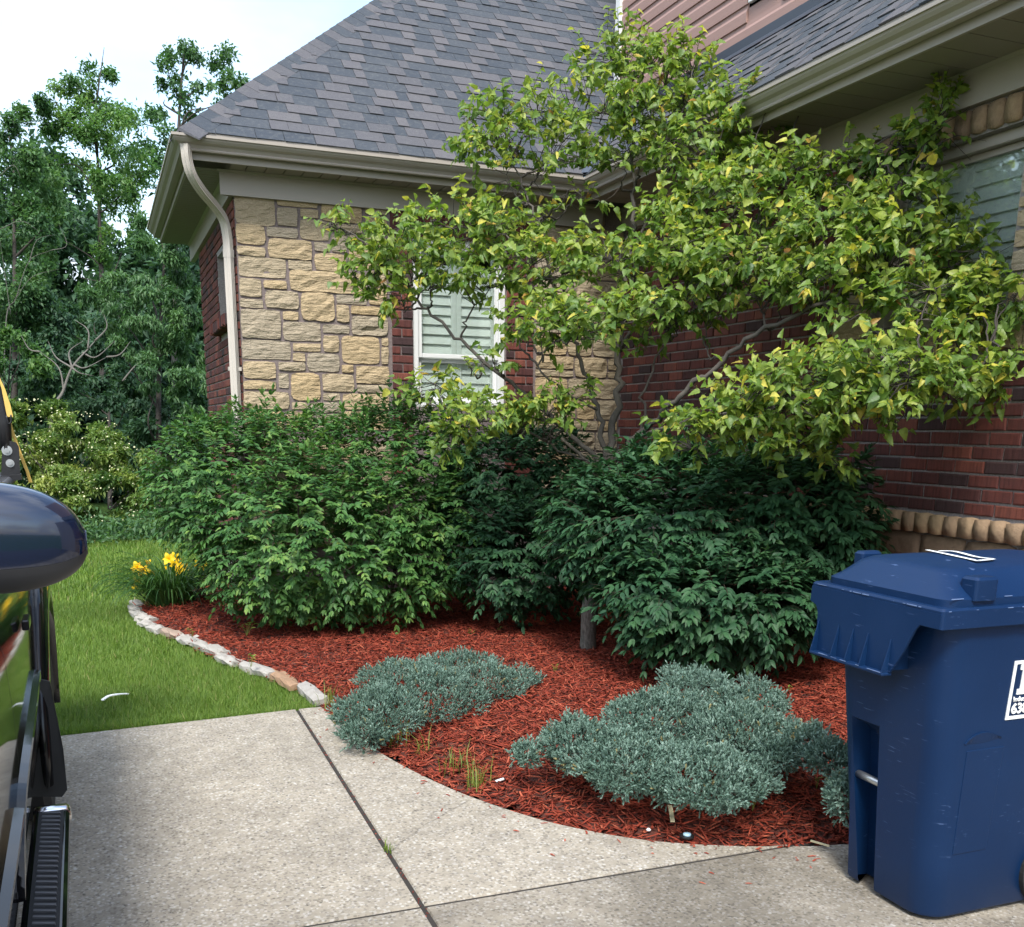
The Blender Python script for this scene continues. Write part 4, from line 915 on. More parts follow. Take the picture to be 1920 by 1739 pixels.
# blue-green creeping junipers
def juniper(label, blobs, dens=1 / 14.):
    c0 = np.mean([at(*b_[:3]) for b_ in blobs], 0); base = np.array([c0[0], c0[1], float(bed_z(np.array([c0[0]]), np.array([c0[1]]))[0])])
    t = thing('juniper_shrub', base, label, 'shrub', 'creeping junipers in the mulch')
    C = [(at(x, y + ry * .15, d), np.array([rx * d / FPX, rx * d / FPX * fz, .76 * ry * d / FPX])) for x, y, d, rx, ry, fz in blobs]
    P_, N_, tn = [], [], []
    for (c, ax), b_ in zip(C, blobs):
        hum = at(*b_[:3]) + rng.normal(0, .5, (7, 3)) * ax
        for s, w in ((1.0, .55), (.85, .3), (.65, .15)):
            n = int(PI * b_[3] * b_[4] * dens * w * 2.4); v = unit(rng.normal(0, 1, (n, 3))); v[:, 2] = np.abs(v[:, 2]) if s == 1 else v[:, 2]
            p = c + (v * ax * s) @ BASIS.T; l_ = np.sin(p[:, 0] * 23 + p[:, 1] * 9) * np.sin(p[:, 1] * 21 - p[:, 0] * 7 + p[:, 2] * 12); l_ = .6 * l_ + .55 * np.sin(p[:, 0] * 51 + p[:, 2] * 30) * np.sin(p[:, 1] * 47 + p[:, 0] * 13); p = p + (v @ BASIS.T) * (l_ * .040 + rng.normal(0, .010, n))[:, None]
            keep = np.ones(n, bool)
            for c2, a2 in C:
                if c2 is not c: keep &= (((p - c2) @ BASIS / a2) ** 2).sum(1) > (s * .9) ** 2
            z0 = bed_z(p[:, 0], p[:, 1]); keep &= (p[:, 2] > z0 + .004) & ((l_ > -.42) | (rng.uniform(0, 1, n) < .55))
            P_.append(p[keep]); N_.append(unit((v / ax) @ BASIS.T)[keep]); tn.append(np.clip(.47 + .30 * l_[keep] + rng.normal(0, .08, keep.sum()), 0, .95))
    P_, N_, tn = np.vstack(P_), np.vstack(N_), np.concatenate(tn); n = len(P_)
    ax = unit(N_ * .75 + rng.normal(0, .42, (n, 3)) + (0, 0, .35)); M = 12
    ang = rng.uniform(0, 2 * PI, (n, M)); al = np.tile(np.linspace(0, 1, M), (n, 1)); open_ = rng.uniform(.35, 1.15, (n, M)) * (1 - .55 * al)
    e1 = unit(np.cross(ax, rng.normal(0, 1, (n, 3)))); e2 = np.cross(ax, e1)
    L_ = rng.uniform(.014, .030, n)
    d = ax[:, None] * np.cos(open_)[..., None] + (e1[:, None] * np.cos(ang)[..., None] + e2[:, None] * np.sin(ang)[..., None]) * np.sin(open_)[..., None]
    p = P_[:, None] + ax[:, None] * (al * L_[:, None])[..., None]
    tt = np.clip(tn[:, None] + rng.normal(0, .13, (n, 1)) + rng.normal(0, .07, (n, M)) + .14 * (al - .5), 0, .93); tt[rng.uniform(0, 1, n) < .012] = 1
    d, p, tt = d.reshape(-1, 3), p.reshape(-1, 3), tt.reshape(-1)
    ln = rng.uniform(.008, .0145, len(d)); R = frames(d, np.repeat(ax, M, 0) + rng.normal(0, .1, d.shape))
    V, F, tv = scatter(NEEDLE_S, p, R, np.stack([ln * 2.0, ln, ln], -1), tt)
    add('foliage', V, F, 'juniper_needle', t, tv, kind='stuff')
    m = MB()
    for c, a2 in C:
        for _ in range(9):
            e = c + BASIS @ (unit(rng.normal(0, 1, 3) * (1, 1, .3)) * a2 * .85); g0 = c - (0, 0, a2[2] * .6); m.tube(smooth_path([g0, (g0 + e) / 2 + (0, 0, .01), e], 4), .004, 4, cap=False)
    m.build('stems', 'stem_brown', t, True, kind='stuff')
NEEDLE_S = leaf_tmpl([(.10, 0), (.14, .45), (0, 1)], .6, 0)
juniper('blue-green creeping juniper at the bed corner where the edging stones meet the concrete', [(715, 1335, 5.35, 82, 50, 1.4), (805, 1305, 5.7, 105, 58, 1.3), (905, 1285, 6.0, 80, 42, 1.2), (760, 1275, 5.95, 85, 38, 1.2), (860, 1255, 6.3, 78, 34, 1.2), (965, 1275, 6.1, 48, 22, 1), (690, 1370, 5.1, 50, 30, 1)])
juniper('widest blue-green creeping juniper, spreading in the middle of the red mulch', [(985, 1415, 4.42, 28, 20, 1.2), (1090, 1395, 4.5, 72, 48, 1.5), (1185, 1430, 4.3, 105, 55, 1.3), (1320, 1455, 4.15, 120, 52, 1.1), (1250, 1350, 4.8, 105, 55, 1.3), (1385, 1375, 4.6, 100, 58, 1.2), (1310, 1295, 5.3, 68, 34, 1.3), (1410, 1320, 5.0, 62, 34, 1.2), (1285, 1268, 5.65, 42, 17, 1), (1415, 1282, 5.5, 26, 13, 1), (1455, 1420, 4.3, 40, 40, 1)])
juniper('ragged blue-green juniper sprawling against the front of the blue bin', [(1515, 1395, 4.35, 50, 36, 1.3), (1565, 1420, 4.15, 48, 34, 1.2), (1590, 1490, 3.8, 36, 38, 1)])

# daylily
def daylily():
    base = hit(322, 1133, 'z', .03); t = thing('daylily', base, 'clump of yellow daylilies with arching leaves at the far corner of the mulch bed', 'flower')
    m = MB(); n = 420
    for i in range(n):
        yaw = rng.uniform(0, 2 * PI); r0 = rng.uniform(0, .19); L_ = rng.uniform(.42, .74); d = np.array([math.cos(yaw), math.sin(yaw), 0]); s = np.array([-d[1], d[0], 0]); el = rng.uniform(.75, 1.4); p = base + d * r0 + rng.normal(0, .02, 3) * (1, 1, 0) - (0, 0, .02); pts = []; w0 = rng.uniform(.005, .009)
        for k in range(8):
            f = k / 7; w = w0 * (1 - f ** 2.2) + .0006; pts.append(np.array([p - s * w + (0, 0, .003), p, p + s * w + (0, 0, .003)])); e = el - 2.3 * f * f; p = p + (d * math.cos(e) + np.array([0, 0, math.sin(e)])) * L_ / 7
        m.loft(pts, closed=False, tint=rng.uniform(0, 1))
    m.build('leaves', 'daylily_leaf', t, True, kind='stuff')
    fl = [(258, 1066, 0), (277, 1062, 0), (287, 1080, 1), (258, 1097, 1), (270, 1073, 0), (318, 1050, 1), (331, 1048, 1), (326, 1063, 1), (339, 1071, 0), (316, 1073, 0), (346, 1067, 0), (384, 1055, 0), (295, 1088, 0), (332, 1056, 0), (263, 1082, 0), (303, 1086, 0), (376, 1062, 0)]
    for x, y, big in fl:
        c = at(x, y, 9.15 + rng.uniform(-.15, .2)); st = MB(); b0 = base + rng.normal(0, .05, 3) * (1, 1, 0); st.tube(smooth_path([b0, (b0 + c) / 2 + (0, 0, .06), c], 5), .0035, 5); st.build('stalk', 'daylily_leaf', t, True)
        big = big or rng.uniform() < .6; q = unit(np.array([-.25, -.75, .45]) + rng.normal(0, .35, 3)) if big else unit(rng.normal(0, .5, 3) + (-.2, -.3, .8)); e1 = unit(np.cross(q, UPV)); e2 = np.cross(q, e1); m = MB(); sz = .062 if big else .054
        for k in range(6):
            a = k * PI / 3 + rng.normal(0, .1); rd = e1 * math.cos(a) + e2 * math.sin(a); tn_ = np.cross(q, rd); op = 1.0 if big else .42; w = sz * (.36 if k % 2 else .27); rows = []
            for f, wf in ((0, .25), (.35, .8), (.7, 1.0), (.92, .6), (1.05, .08)):
                g_ = op * f ** 1.2; pc = c + (rd * math.sin(g_) + q * math.cos(g_ * (1.1 if big else .8))) * sz * f * (1.15 if k % 2 else 1); rows.append(np.array([pc - tn_ * w * wf, pc - q * .004, pc + tn_ * w * wf]))
            m.loft(rows, closed=False, tint=rng.uniform(0, 1))
        m.build('flower', 'lily_petal', t, True)
daylily()

# ------------------------------------------------------------------ trees beyond the lawn
def bush_points(pads, per, sub=1.0, fz=.9, clump=.30, droop=.35, outw=.7):
    P_, A_, N_, tn = [], [], [], []
    for (px, py, d, rx, ry) in pads:
        c = at(px, py, d); ax = pad_axes(d, rx, ry, fz); n = int(PI * rx * ry / per * 3.2); m = max(3, int(rx * ry / 330. * sub)); r = rng.uniform(.25, 1, m) ** .45; sv = unit(rng.normal(0, 1, (m, 3))); sc = sv * r[:, None]; st = rng.normal(0, .16, m)
        i = rng.integers(0, m, n); g = sc[i] + rng.normal(0, clump * .5, (n, 3)) * np.minimum(1, 60 / rx); p = c + (g * ax) @ BASIS.T
        out_ = unit((sv[i] + rng.normal(0, .6, (n, 3)))) @ BASIS.T; P_.append(p); A_.append(out_ * outw + rng.normal(0, .5, (n, 3)) + (0, 0, -droop)); N_.append(UPV + rng.normal(0, .45, (n, 3)) + out_ * .3); tn.append(np.clip(.45 + st[i] + rng.normal(0, .15, n), 0, 1))
    return np.vstack(P_), unit(np.vstack(A_)), unit(np.vstack(N_)), np.concatenate(tn)
def limb_mesh(t, pads, trunk, r, mat, name='trunk', nb=1):
    p = smooth_path(trunk, 8); m = MB(); m.tube(p, np.linspace(r * .6, r * .12, len(p)), 7); m.build(name, mat, t, True)
    for (px, py, d, rx, ry) in pads:
        for _ in range(nb):
            c = at(px, py, d) + rng.normal(0, .3, 3); j = p[np.argmin(np.linalg.norm(p - c + (0, 0, .8), axis=1))]; q = smooth_path([j, (j + c) / 2 + rng.normal(0, .15, 3), c], 5); m = MB(); m.tube(q, np.linspace(r * .2, r * .04, len(q)), 5, cap=False); m.build('branch', mat, t, True)
def ground_at(px, d): p = at(px, 1000, d); return np.array([p[0], p[1], -.08])
def wood_tree(name, label, pads, trunk_px, r, mat='wood_leaf', leaf=.11, per=22., tmpl=None, bark='dark_bark', group='trees beyond the lawn', cat='tree', **k):
    b0 = ground_at(trunk_px[0][0], trunk_px[0][2]); t = thing(name, b0, label, cat, group)
    limb_mesh(t, pads, [b0] + [at(*q) for q in trunk_px[1:]], r, bark)
    P_, A_, N_, tn = bush_points(pads, per, **k); kk = ok_pos(P_, .3) & (P_[:, 2] > -.05); P_, A_, N_, tn = P_[kk], A_[kk], N_[kk], tn[kk]
    s = leaf * .84 * rng.uniform(.65, 1.25, len(P_)); V, F, tv = scatter(tmpl or LEAF_SIMPLE, P_, frames(A_, N_), s, tn)
    add('crown', V, F, mat, t, tv); return t
def wood_side(name, label, x0, y0, h, w, mat, group='trees beyond the lawn'):
    """a tree outside the photograph's left edge, so that the wood goes on"""
    b0 = np.array([x0, y0, -.08]); t = thing(name, b0, label, 'tree', group); m = MB(); m.tube([b0, b0 + (0, 0, h * .5), b0 + (.2, 0, h * .9)], [.16, .11, .03], 7); m.build('trunk', 'dark_bark', t, True)
    n = 5200; c = b0 + (0, 0, h * .55); v = unit(rng.normal(0, 1, (n, 3))); cl = rng.integers(0, 60, n); sv = unit(rng.normal(0, 1, (60, 3))) * rng.uniform(.5, 1, (60, 1)); P_ = c + (sv[cl] + rng.normal(0, .16, (n, 3))) * (w, w, h * .47)
    A_ = unit(rng.normal(0, .6, (n, 3)) + sv[cl] + (0, 0, -.3)); V, F, tv = scatter(LEAF_SIMPLE, P_, frames(A_, unit(UPV + rng.normal(0, .5, (n, 3)))), .22 * rng.uniform(.7, 1.2, n), rng.uniform(.1, .9, n)); add('crown', V, F, mat, t, tv)

wood_tree('tall_tree', 'tallest airy tree, its open crown rising beside the roof hip', [(345, 75, 27, 38, 40), (395, 95, 27, 48, 42), (430, 145, 27, 30, 38), (335, 150, 27, 42, 40), (400, 170, 27, 48, 36), (285, 180, 27, 36, 36), (350, 225, 27, 62, 38), (300, 260, 26.5, 48, 40), (390, 250, 27, 30, 40), (270, 320, 26, 40, 50), (345, 320, 26.5, 50, 50)], [(330, 1000, 27), (328, 600, 27), (332, 300, 27), (345, 90, 27)], .16, 'wood_leaf', .17, 36, clump=.34, droop=.2)
wood_tree('feathery_tree', 'feathery light green tree with a dark forked trunk, left of the tallest tree', [(150, 160, 22, 52, 40), (190, 200, 22, 62, 50), (120, 215, 22, 50, 36), (215, 150, 22, 22, 32), (230, 260, 22, 62, 60), (165, 280, 22, 70, 50), (110, 320, 22, 44, 50), (190, 345, 21.5, 44, 36), (240, 370, 22, 52, 56), (95, 420, 21.5, 46, 56), (235, 470, 22, 46, 50), (130, 250, 21.5, 40, 36), (255, 320, 22, 40, 50)], [(195, 1000, 22), (192, 600, 22), (186, 400, 22), (180, 200, 22)], .13, 'light_leaf', .12, 20, clump=.36, droop=.15)
wood_tree('dark_tree', 'dark dense tree at the left edge behind the bare grey twigs', [(15, 250, 20, 50, 50), (45, 330, 20, 60, 60), (0, 400, 20, 60, 70), (60, 440, 20, 50, 60), (10, 540, 19.5, 70, 70), (75, 560, 19.5, 50, 60), (60, 215, 21, 40, 28)], [(30, 1000, 20), (28, 600, 20), (25, 300, 20)], .14, 'wood_leaf', .12, 16, clump=.30)
wood_tree('drooping_tree', 'mid green tree with drooping leaf sprays next to the brick side wall', [(300, 425, 17.2, 52, 34), (345, 470, 17, 52, 46), (285, 500, 17, 66, 44), (350, 545, 17, 50, 50), (220, 545, 17, 55, 40), (290, 590, 16.8, 80, 50), (355, 640, 16.8, 46, 56), (180, 590, 17, 45, 40), (320, 700, 16.8, 70, 44), (250, 660, 17, 46, 40), (355, 745, 16.6, 44, 46), (170, 525, 17.2, 40, 30), (350, 400, 17.5, 26, 36)], [(300, 1000, 17.3), (298, 700, 17.3), (310, 440, 17.3)], .11, 'wood_leaf', .115, 11, tmpl=leaf_tmpl([(0, 0), (.15, .4), (0, 1)], .5, .25), droop=.75, outw=.8, clump=.26)
wood_tree('pale_tree', 'small pale green tree low at the left edge above the dogwood', [(20, 640, 16.5, 44, 34), (35, 690, 16.4, 52, 40), (10, 720, 16.4, 40, 40), (-30, 660, 16.5, 50, 60)], [(5, 1000, 16.7), (12, 800, 16.7), (20, 650, 16.6)], .06, 'light_leaf', .10, 13, clump=.3)
wood_tree('understorey_tree', 'dark low tree in the shade behind the leaning dead trunk', [(150, 640, 20, 90, 60), (90, 600, 20, 60, 50), (230, 640, 20, 70, 70), (140, 720, 19, 90, 50), (260, 740, 18.5, 80, 60), (330, 800, 17.5, 60, 50), (70, 700, 19.5, 60, 50), (350, 900, 17, 50, 90), (280, 850, 17.6, 80, 60), (375, 820, 17, 24, 80)], [(210, 1000, 20), (205, 800, 20), (200, 650, 20)], .08, 'hazy_deep_leaf', .13, 13)
# the far wood reads as one mass
pads = [(x, 880 + rng.uniform(-40, 40), 22, 90, 90) for x in range(-400, 480, 80)] + [(x, 560 + rng.uniform(-40, 60), 30, 95, 120) for x in range(-700, 460, 95)] + [(x, 760 + rng.uniform(-30, 30), 29, 100, 150) for x in range(-700, 480, 100)] + [(x, 930, 28, 100, 90) for x in range(-700, 480, 100)] + [(x, 430 + rng.uniform(-60, 40), 33, 90, 90) for x in (-600, -480, -360, -240, -120, 20, 80, 330, 390)]
P_, A_, N_, tn = bush_points(pads, 24, sub=.5, clump=.6); V, F, tv = scatter(LEAF_SIMPLE, P_, frames(A_, N_), .30 * rng.uniform(.7, 1.2, len(P_)), tn)
tag(add('distant_woods', V, F, 'hazy_deep_leaf', tint=tv), kind='stuff')
for i, (x0, y0, h, w) in enumerate(((-5.0, 18, 9, 2.4), (-8.5, 17, 11, 2.8), (-12.5, 18, 9.5, 2.6))):
    wood_side('lawn_tree', ['round green tree first left of the dark dense tree', 'taller green tree second left of the dark dense tree', 'wide green tree third left of the dark dense tree'][i], x0, y0, h, w, 'wood_leaf')

# dogwood with cream flower heads
def dogwood():
    pads = [(60, 790, 15.6, 75, 40), (150, 810, 15.5, 75, 36), (100, 850, 15.2, 85, 40), (40, 860, 15.2, 60, 50), (160, 870, 15.1, 60, 34), (200, 850, 15.4, 50, 40), (210, 920, 15.1, 75, 46), (250, 880, 15.4, 48, 40), (140, 940, 15, 85, 46), (70, 920, 15, 70, 60), (270, 960, 15.2, 46, 34), (200, 975, 15, 80, 26), (-40, 850, 15.3, 70, 90), (-130, 880, 15.4, 80, 90), (310, 985, 15.4, 40, 16)]
    b0 = ground_at(150, 15.5); t = thing('dogwood_shrub', b0, 'wide yellow-green dogwood shrub dotted with cream flower heads at the far lawn edge', 'shrub')
    limb_mesh(t, pads, [b0, b0 + (0, 0, .5), b0 + (.1, 0, 1.0)], .04, 'dark_bark', 'stem')
    P_, A_, N_, tn = bush_points(pads, 7.5, clump=.3, droop=.4); kk = P_[:, 2] > -.05; P_, A_, N_, tn = P_[kk], A_[kk], N_[kk], tn[kk]
    V, F, tv = scatter(leaf_tmpl([(0, 0), (.19, .45), (0, 1)], .5, .2), P_, frames(A_, N_), .085 * rng.uniform(.7, 1.2, len(P_)), tn); add('crown', V, F, 'dogwood_leaf', t, tv)
    fp = []
    for px, py, d, rx, ry in pads:
        n = int(rx * ry / 60); v = unit(rng.normal(0, 1, (n, 3))); v[:, 2] = np.abs(v[:, 2]) + .15; v[:, 1] = -np.abs(v[:, 1]); fp.append(at(px, py, d) + (unit(v) * pad_axes(d, rx, ry, .9) * 1.02) @ BASIS.T)
    fp = np.vstack(fp); n = len(fp); dome = (np.array([(1, 0, 0), (.31, .95, 0), (-.81, .59, 0), (-.81, -.59, 0), (.31, -.95, 0), (0, 0, .6)]), np.array([(0, 1, 5), (1, 2, 5), (2, 3, 5), (3, 4, 5), (4, 0, 5)]))
    V, F, tv = scatter(dome, fp, frames(rng.normal(0, 1, (n, 3)), UPV + rng.normal(0, .4, (n, 3))), rng.uniform(.008, .017, n), np.full(n, .5)); add('flower_heads', V, F, 'dogwood_flower', t, tv, kind='stuff')
dogwood()

# dead wood
def dead_tree(label, px, r):
    t = thing('dead_tree', ground_at(px[0][0][0], px[0][0][2]), label, 'dead tree')
    for k, pts in enumerate(px):
        p = [at(*q) for q in pts]
        if k == 0: p = [ground_at(pts[0][0], pts[0][2])] + p
        p = smooth_path(p, 6); rr = r if k == 0 else r * .5; m = MB(); m.tube(p, np.linspace(rr, rr * .15, len(p)), 6); m.build('trunk' if k == 0 else 'branch', 'grey_wood', t, True)
dead_tree('leaning grey dead trunk with bare branches above the dogwood', [[(96, 790, 15.9), (118, 735, 16), (135, 690, 16), (165, 655, 16.1), (178, 640, 16.2)], [(135, 690, 16), (130, 660, 16.1), (155, 640, 16.1)], [(140, 685, 16), (160, 690, 16), (200, 670, 16.2)], [(120, 735, 16), (110, 690, 16), (75, 660, 16.1)], [(230, 715, 16.3), (250, 690, 16.3), (268, 672, 16.4)], [(135, 690, 16), (105, 670, 16.2), (90, 640, 16.3)], [(135, 690, 16), (150, 700, 16), (175, 705, 16.1)], [(178, 640, 16.2), (200, 615, 16.2), (195, 590, 16.2)], [(200, 670, 16.2), (225, 665, 16.2), (245, 640, 16.3)], [(75, 660, 16.1), (55, 655, 16.1), (40, 630, 16.1)], [(155, 662, 16.1), (180, 670, 16.1), (215, 640, 16.2)], [(165, 655, 16.1), (165, 620, 16.1), (140, 600, 16.2)]], .036)
tw_ = [[(10, 620, 18.3), (30, 560, 18.2), (55, 490, 18), (95, 470, 18)], [(30, 560, 18.2), (60, 520, 18), (110, 505, 18)], [(55, 490, 18), (70, 450, 18), (105, 440, 18)], [(20, 590, 18.2), (10, 520, 18.1), (0, 450, 18.1)], [(0, 330, 18.3), (25, 310, 18.2), (40, 335, 18.2)], [(0, 430, 18.2), (40, 415, 18.2), (75, 435, 18.1)], [(95, 470, 18), (125, 460, 18), (110, 420, 18.1)]]
dead_tree('tangle of bare grey twigs at the left edge in front of the dark dense tree', tw_, .014)
# weeds along the far lawn edge
n = 5000; x = rng.uniform(-1.8, 1.9, n); y = 15.5 + rng.normal(0, .35, n) + .1 * np.sin(x * 5); z = np.abs(rng.normal(0, .13, n)); P_ = np.column_stack([x, y, z])
V, F, tv = scatter(LEAF_SIMPLE, P_, frames(unit(rng.normal(0, 1, (n, 3)) + (0, -.5, 0)), unit(UPV + rng.normal(0, .4, (n, 3)))), .085 * rng.uniform(.6, 1.3, n), rng.uniform(0, .9, n)); tag(add('ground_cover', V, F, 'wood_leaf', tint=tv), kind='stuff')
# ------------------------------------------------------------------ stones along the bed, small plants and litter
STN = [((604, 1318), (566, 1287), .1, .3, 'white and tan edging stone at the corner of the concrete'), ((556, 1292), (512, 1262), .95, .0, 'flat rusty brown edging stone'), ((514, 1268), (458, 1248), .3, 0, 'long white edging stone beside the rusty brown one'),
       ((448, 1246), (412, 1232), .4, 0, 'edging stone half hidden by grass left of the long white one'), ((422, 1230), (392, 1215), .2, 0, 'broad pale ridged edging stone, nearer of two'), ((398, 1220), (366, 1206), .35, 0, 'broad pale ridged edging stone, farther of two'), ((372, 1208), (340, 1199), .15, 0, 'pale edging stone with a chipped top'),
       ((370, 1200), (336, 1195), .5, 0, 'thin flat pale edging stone set inside the line'), ((340, 1195), (308, 1184), .8, 0, 'pinkish brown edging stone in the bend'), ((306, 1185), (284, 1178), .25, 0, 'short pale edging stone next to the pinkish one'), ((290, 1176), (264, 1168), .45, 0, 'narrow upright edging stone left of the bend'), ((288, 1166), (262, 1160), .55, 0, 'grey-brown edging stone below the daylilies'),
       ((272, 1160), (254, 1150), .3, 0, 'small pale edging stone at the outermost bulge'), ((262, 1148), (246, 1142), .2, 0, 'white edging stone under the daylily leaves'), ((262, 1138), (252, 1130), .1, 0, 'last pale edging stone behind the daylilies')]
for (a, b_, tn_, _, lab) in STN:
    p, q = hit(*a, 'z', 0), hit(*b_, 'z', 0); d = q - p; L_ = np.linalg.norm(d); u = d / L_; w = np.array([-u[1], u[0], 0]); c = (p + q) / 2 + (0, 0, -.02); hh = rng.uniform(.05, .068); wd = rng.uniform(.085, .12); m = MB(); rings = []
    for f in np.linspace(-.5, .5, 6):
        s = 1 - .18 * abs(2 * f) ** 3; ring = []
        for x_, z_ in ((-1, -.6), (1, -.6), (1.05, .55), (.7, .95), (0, 1.05), (-.65, .92), (-1.02, .5)): ring.append(c + u * (f * (L_ - .012)) + w * (x_ * wd * .5 * s + rng.normal(0, .005)) + np.array([0, 0, z_ * hh * .5 * s + .022 + rng.normal(0, .005)]))
        rings.append(np.array(ring))
    m.loft(rings, tint=tn_); o = m.build('edging_stone', 'edging', None, False, origin=c); tag(o, lab, 'stone', 'edging stones between lawn and mulch')

def tuft(px, py, n, h, label, mat='weed_leaf', z=.0, spread=.03, name='grass_tuft', col=(.1, .8)):
    base = hit(px, py, 'z', z); x, y, h_, w = base[0] + rng.normal(0, spread, n), base[1] + rng.normal(0, spread, n), h, .0022
    V, F, t = grass(x, y, h_, w); V[:, 2] += .07 + base[2]; o = add(name, V, F, mat, None, col[0] + (col[1] - col[0]) * t, origin=base); tag(o, label, 'weed', 'weeds in the bed')
for a in ((620, 1325, 26, .16, 'yellowish grass tuft between the corner edging stone and the juniper'), (745, 1402, 20, .15, 'sparse grass tuft in front of the corner juniper, touching the concrete'), (722, 1385, 14, .13, 'short grass tuft under the lower edge of the corner juniper'), (790, 1418, 12, .14, 'two-bladed grass tuft right of the corner juniper'), (848, 1452, 20, .15, 'grass tuft on the mulch edge, left of the bushier one'), (893, 1478, 34, .15, 'bushier green grass tuft at the edge of the concrete'), (876, 1445, 8, .17, 'tall single grass blade standing in mulch between two tufts')): tuft(*a)
tuft(728, 1596, 14, .05, 'small green weed sprouting from the driveway joint', spread=.012, col=(0, .3))
def seedling(px, py, n, s, label):
    base = hit(px, py, 'z', .09); pos = base + np.column_stack([rng.normal(0, s * .5, n), rng.normal(0, s * .5, n), rng.uniform(.01, s * 1.3, n)]); A_ = unit(np.column_stack([rng.normal(0, 1, n), rng.normal(0, 1, n), rng.uniform(0, .6, n)]))
    V, F, t = scatter(LEAF_OVAL, pos, frames(A_, unit(UPV + rng.normal(0, .3, (n, 3)))), s * rng.uniform(.7, 1.2, n) * np.ones(n), rng.uniform(.1, .6, n)); m = MB(); m.raw(V, F, t)
    for p in pos: m.tube([base - (0, 0, .03), p], .0012, 3, cap=False)
    tag(m.build('seedling', 'weed_leaf', None, origin=base), label, 'weed', 'seedlings in the mulch')
for a in ((462, 1185, 9, .055, 'leafy seedling in the mulch left of the big bush stem'), (360, 1188, 6, .035, 'low seedling just inside the bend of edging stones'), (470, 1243, 6, .04, 'seedling beside the half hidden edging stone'), (1040, 1258, 6, .03, 'yellow-green seedling in mulch between the two big junipers'), (885, 1190, 5, .03, 'seedling in shade under the dark middle bush'), (935, 1185, 5, .03, 'seedling left of the tree trunk'), (750, 1178, 4, .035, 'single flat leaf lying on the mulch under the big bush'), (1412, 1508, 6, .028, 'round-leaved seedling in front of the widest juniper'), (1532, 1468, 5, .025, 'seedling next to the juniper by the bin'), (1480, 1300, 5, .03, 'seedling right of the widest juniper near the dark bush')): seedling(*a)

def litter(name, pts, w, h, mat, label, cat):
    m = MB(); p = smooth_path(pts, 5); d = unit(np.gradient(p, axis=0)); s = unit(np.cross(d, UPV)); m.loft([np.array([q - a * w, q + a * w, q + a * w + (0, 0, h), q - a * w + (0, 0, h)]) for q, a in zip(p, s)]); tag(m.build(name, mat, None, origin=p[0]), label, cat)
litter('plastic_strip', [hit(192, 1314, 'z', .0), hit(205, 1306, 'z', .01), hit(222, 1303, 'z', .012), hit(240, 1302, 'z', .0)], .010, .006, 'white_print', 'white curved strip of plastic lying in the lawn', 'litter')
litter('wood_sliver', [hit(1256, 1512, 'z', .06), hit(1259, 1528, 'z', .05), hit(1261, 1542, 'z', .045)], .009, .005, 'pale_wood', 'pale yellow sliver of wood on the mulch in front of the widest juniper', 'wood')
litter('paper_scrap', [hit(930, 1466, 'z', .03), hit(945, 1461, 'z', .035)], .008, .004, 'white_print', 'scrap of white paper in the mulch near the bushier grass tuft', 'litter')
litter('twig', [hit(1520, 1578, 'z', .012), hit(1555, 1588, 'z', .012)], .004, .006, 'pale_wood', 'pale twig at the concrete edge left of the blue bin', 'twig')
c = hit(1288, 1569, 'z', .012); m = MB(); m.tube([c, c + (0, 0, .006)], .030, 16); o = m.build('sprinkler_cover', 'black_plastic', None, origin=c); tag(o, 'round black sprinkler cover with a pale blue centre at the concrete edge', 'sprinkler'); m = MB(); m.tube([c + (0, 0, .006), c + (0, 0, .013), c + (0, 0, .016)], [.017, .016, .007], 14); m.build('cap', 'blue_cap', o, True)
c = hit(1216, 1556, 'z', .012); m = MB(); m.tube([c - (0, 0, .006), c, c + (0, 0, .006)], [.006, .011, .005], 9); tag(m.build('pebble', 'white_print', None, True, origin=c), 'small white pebble on the mulch left of the sprinkler cover', 'pebble')

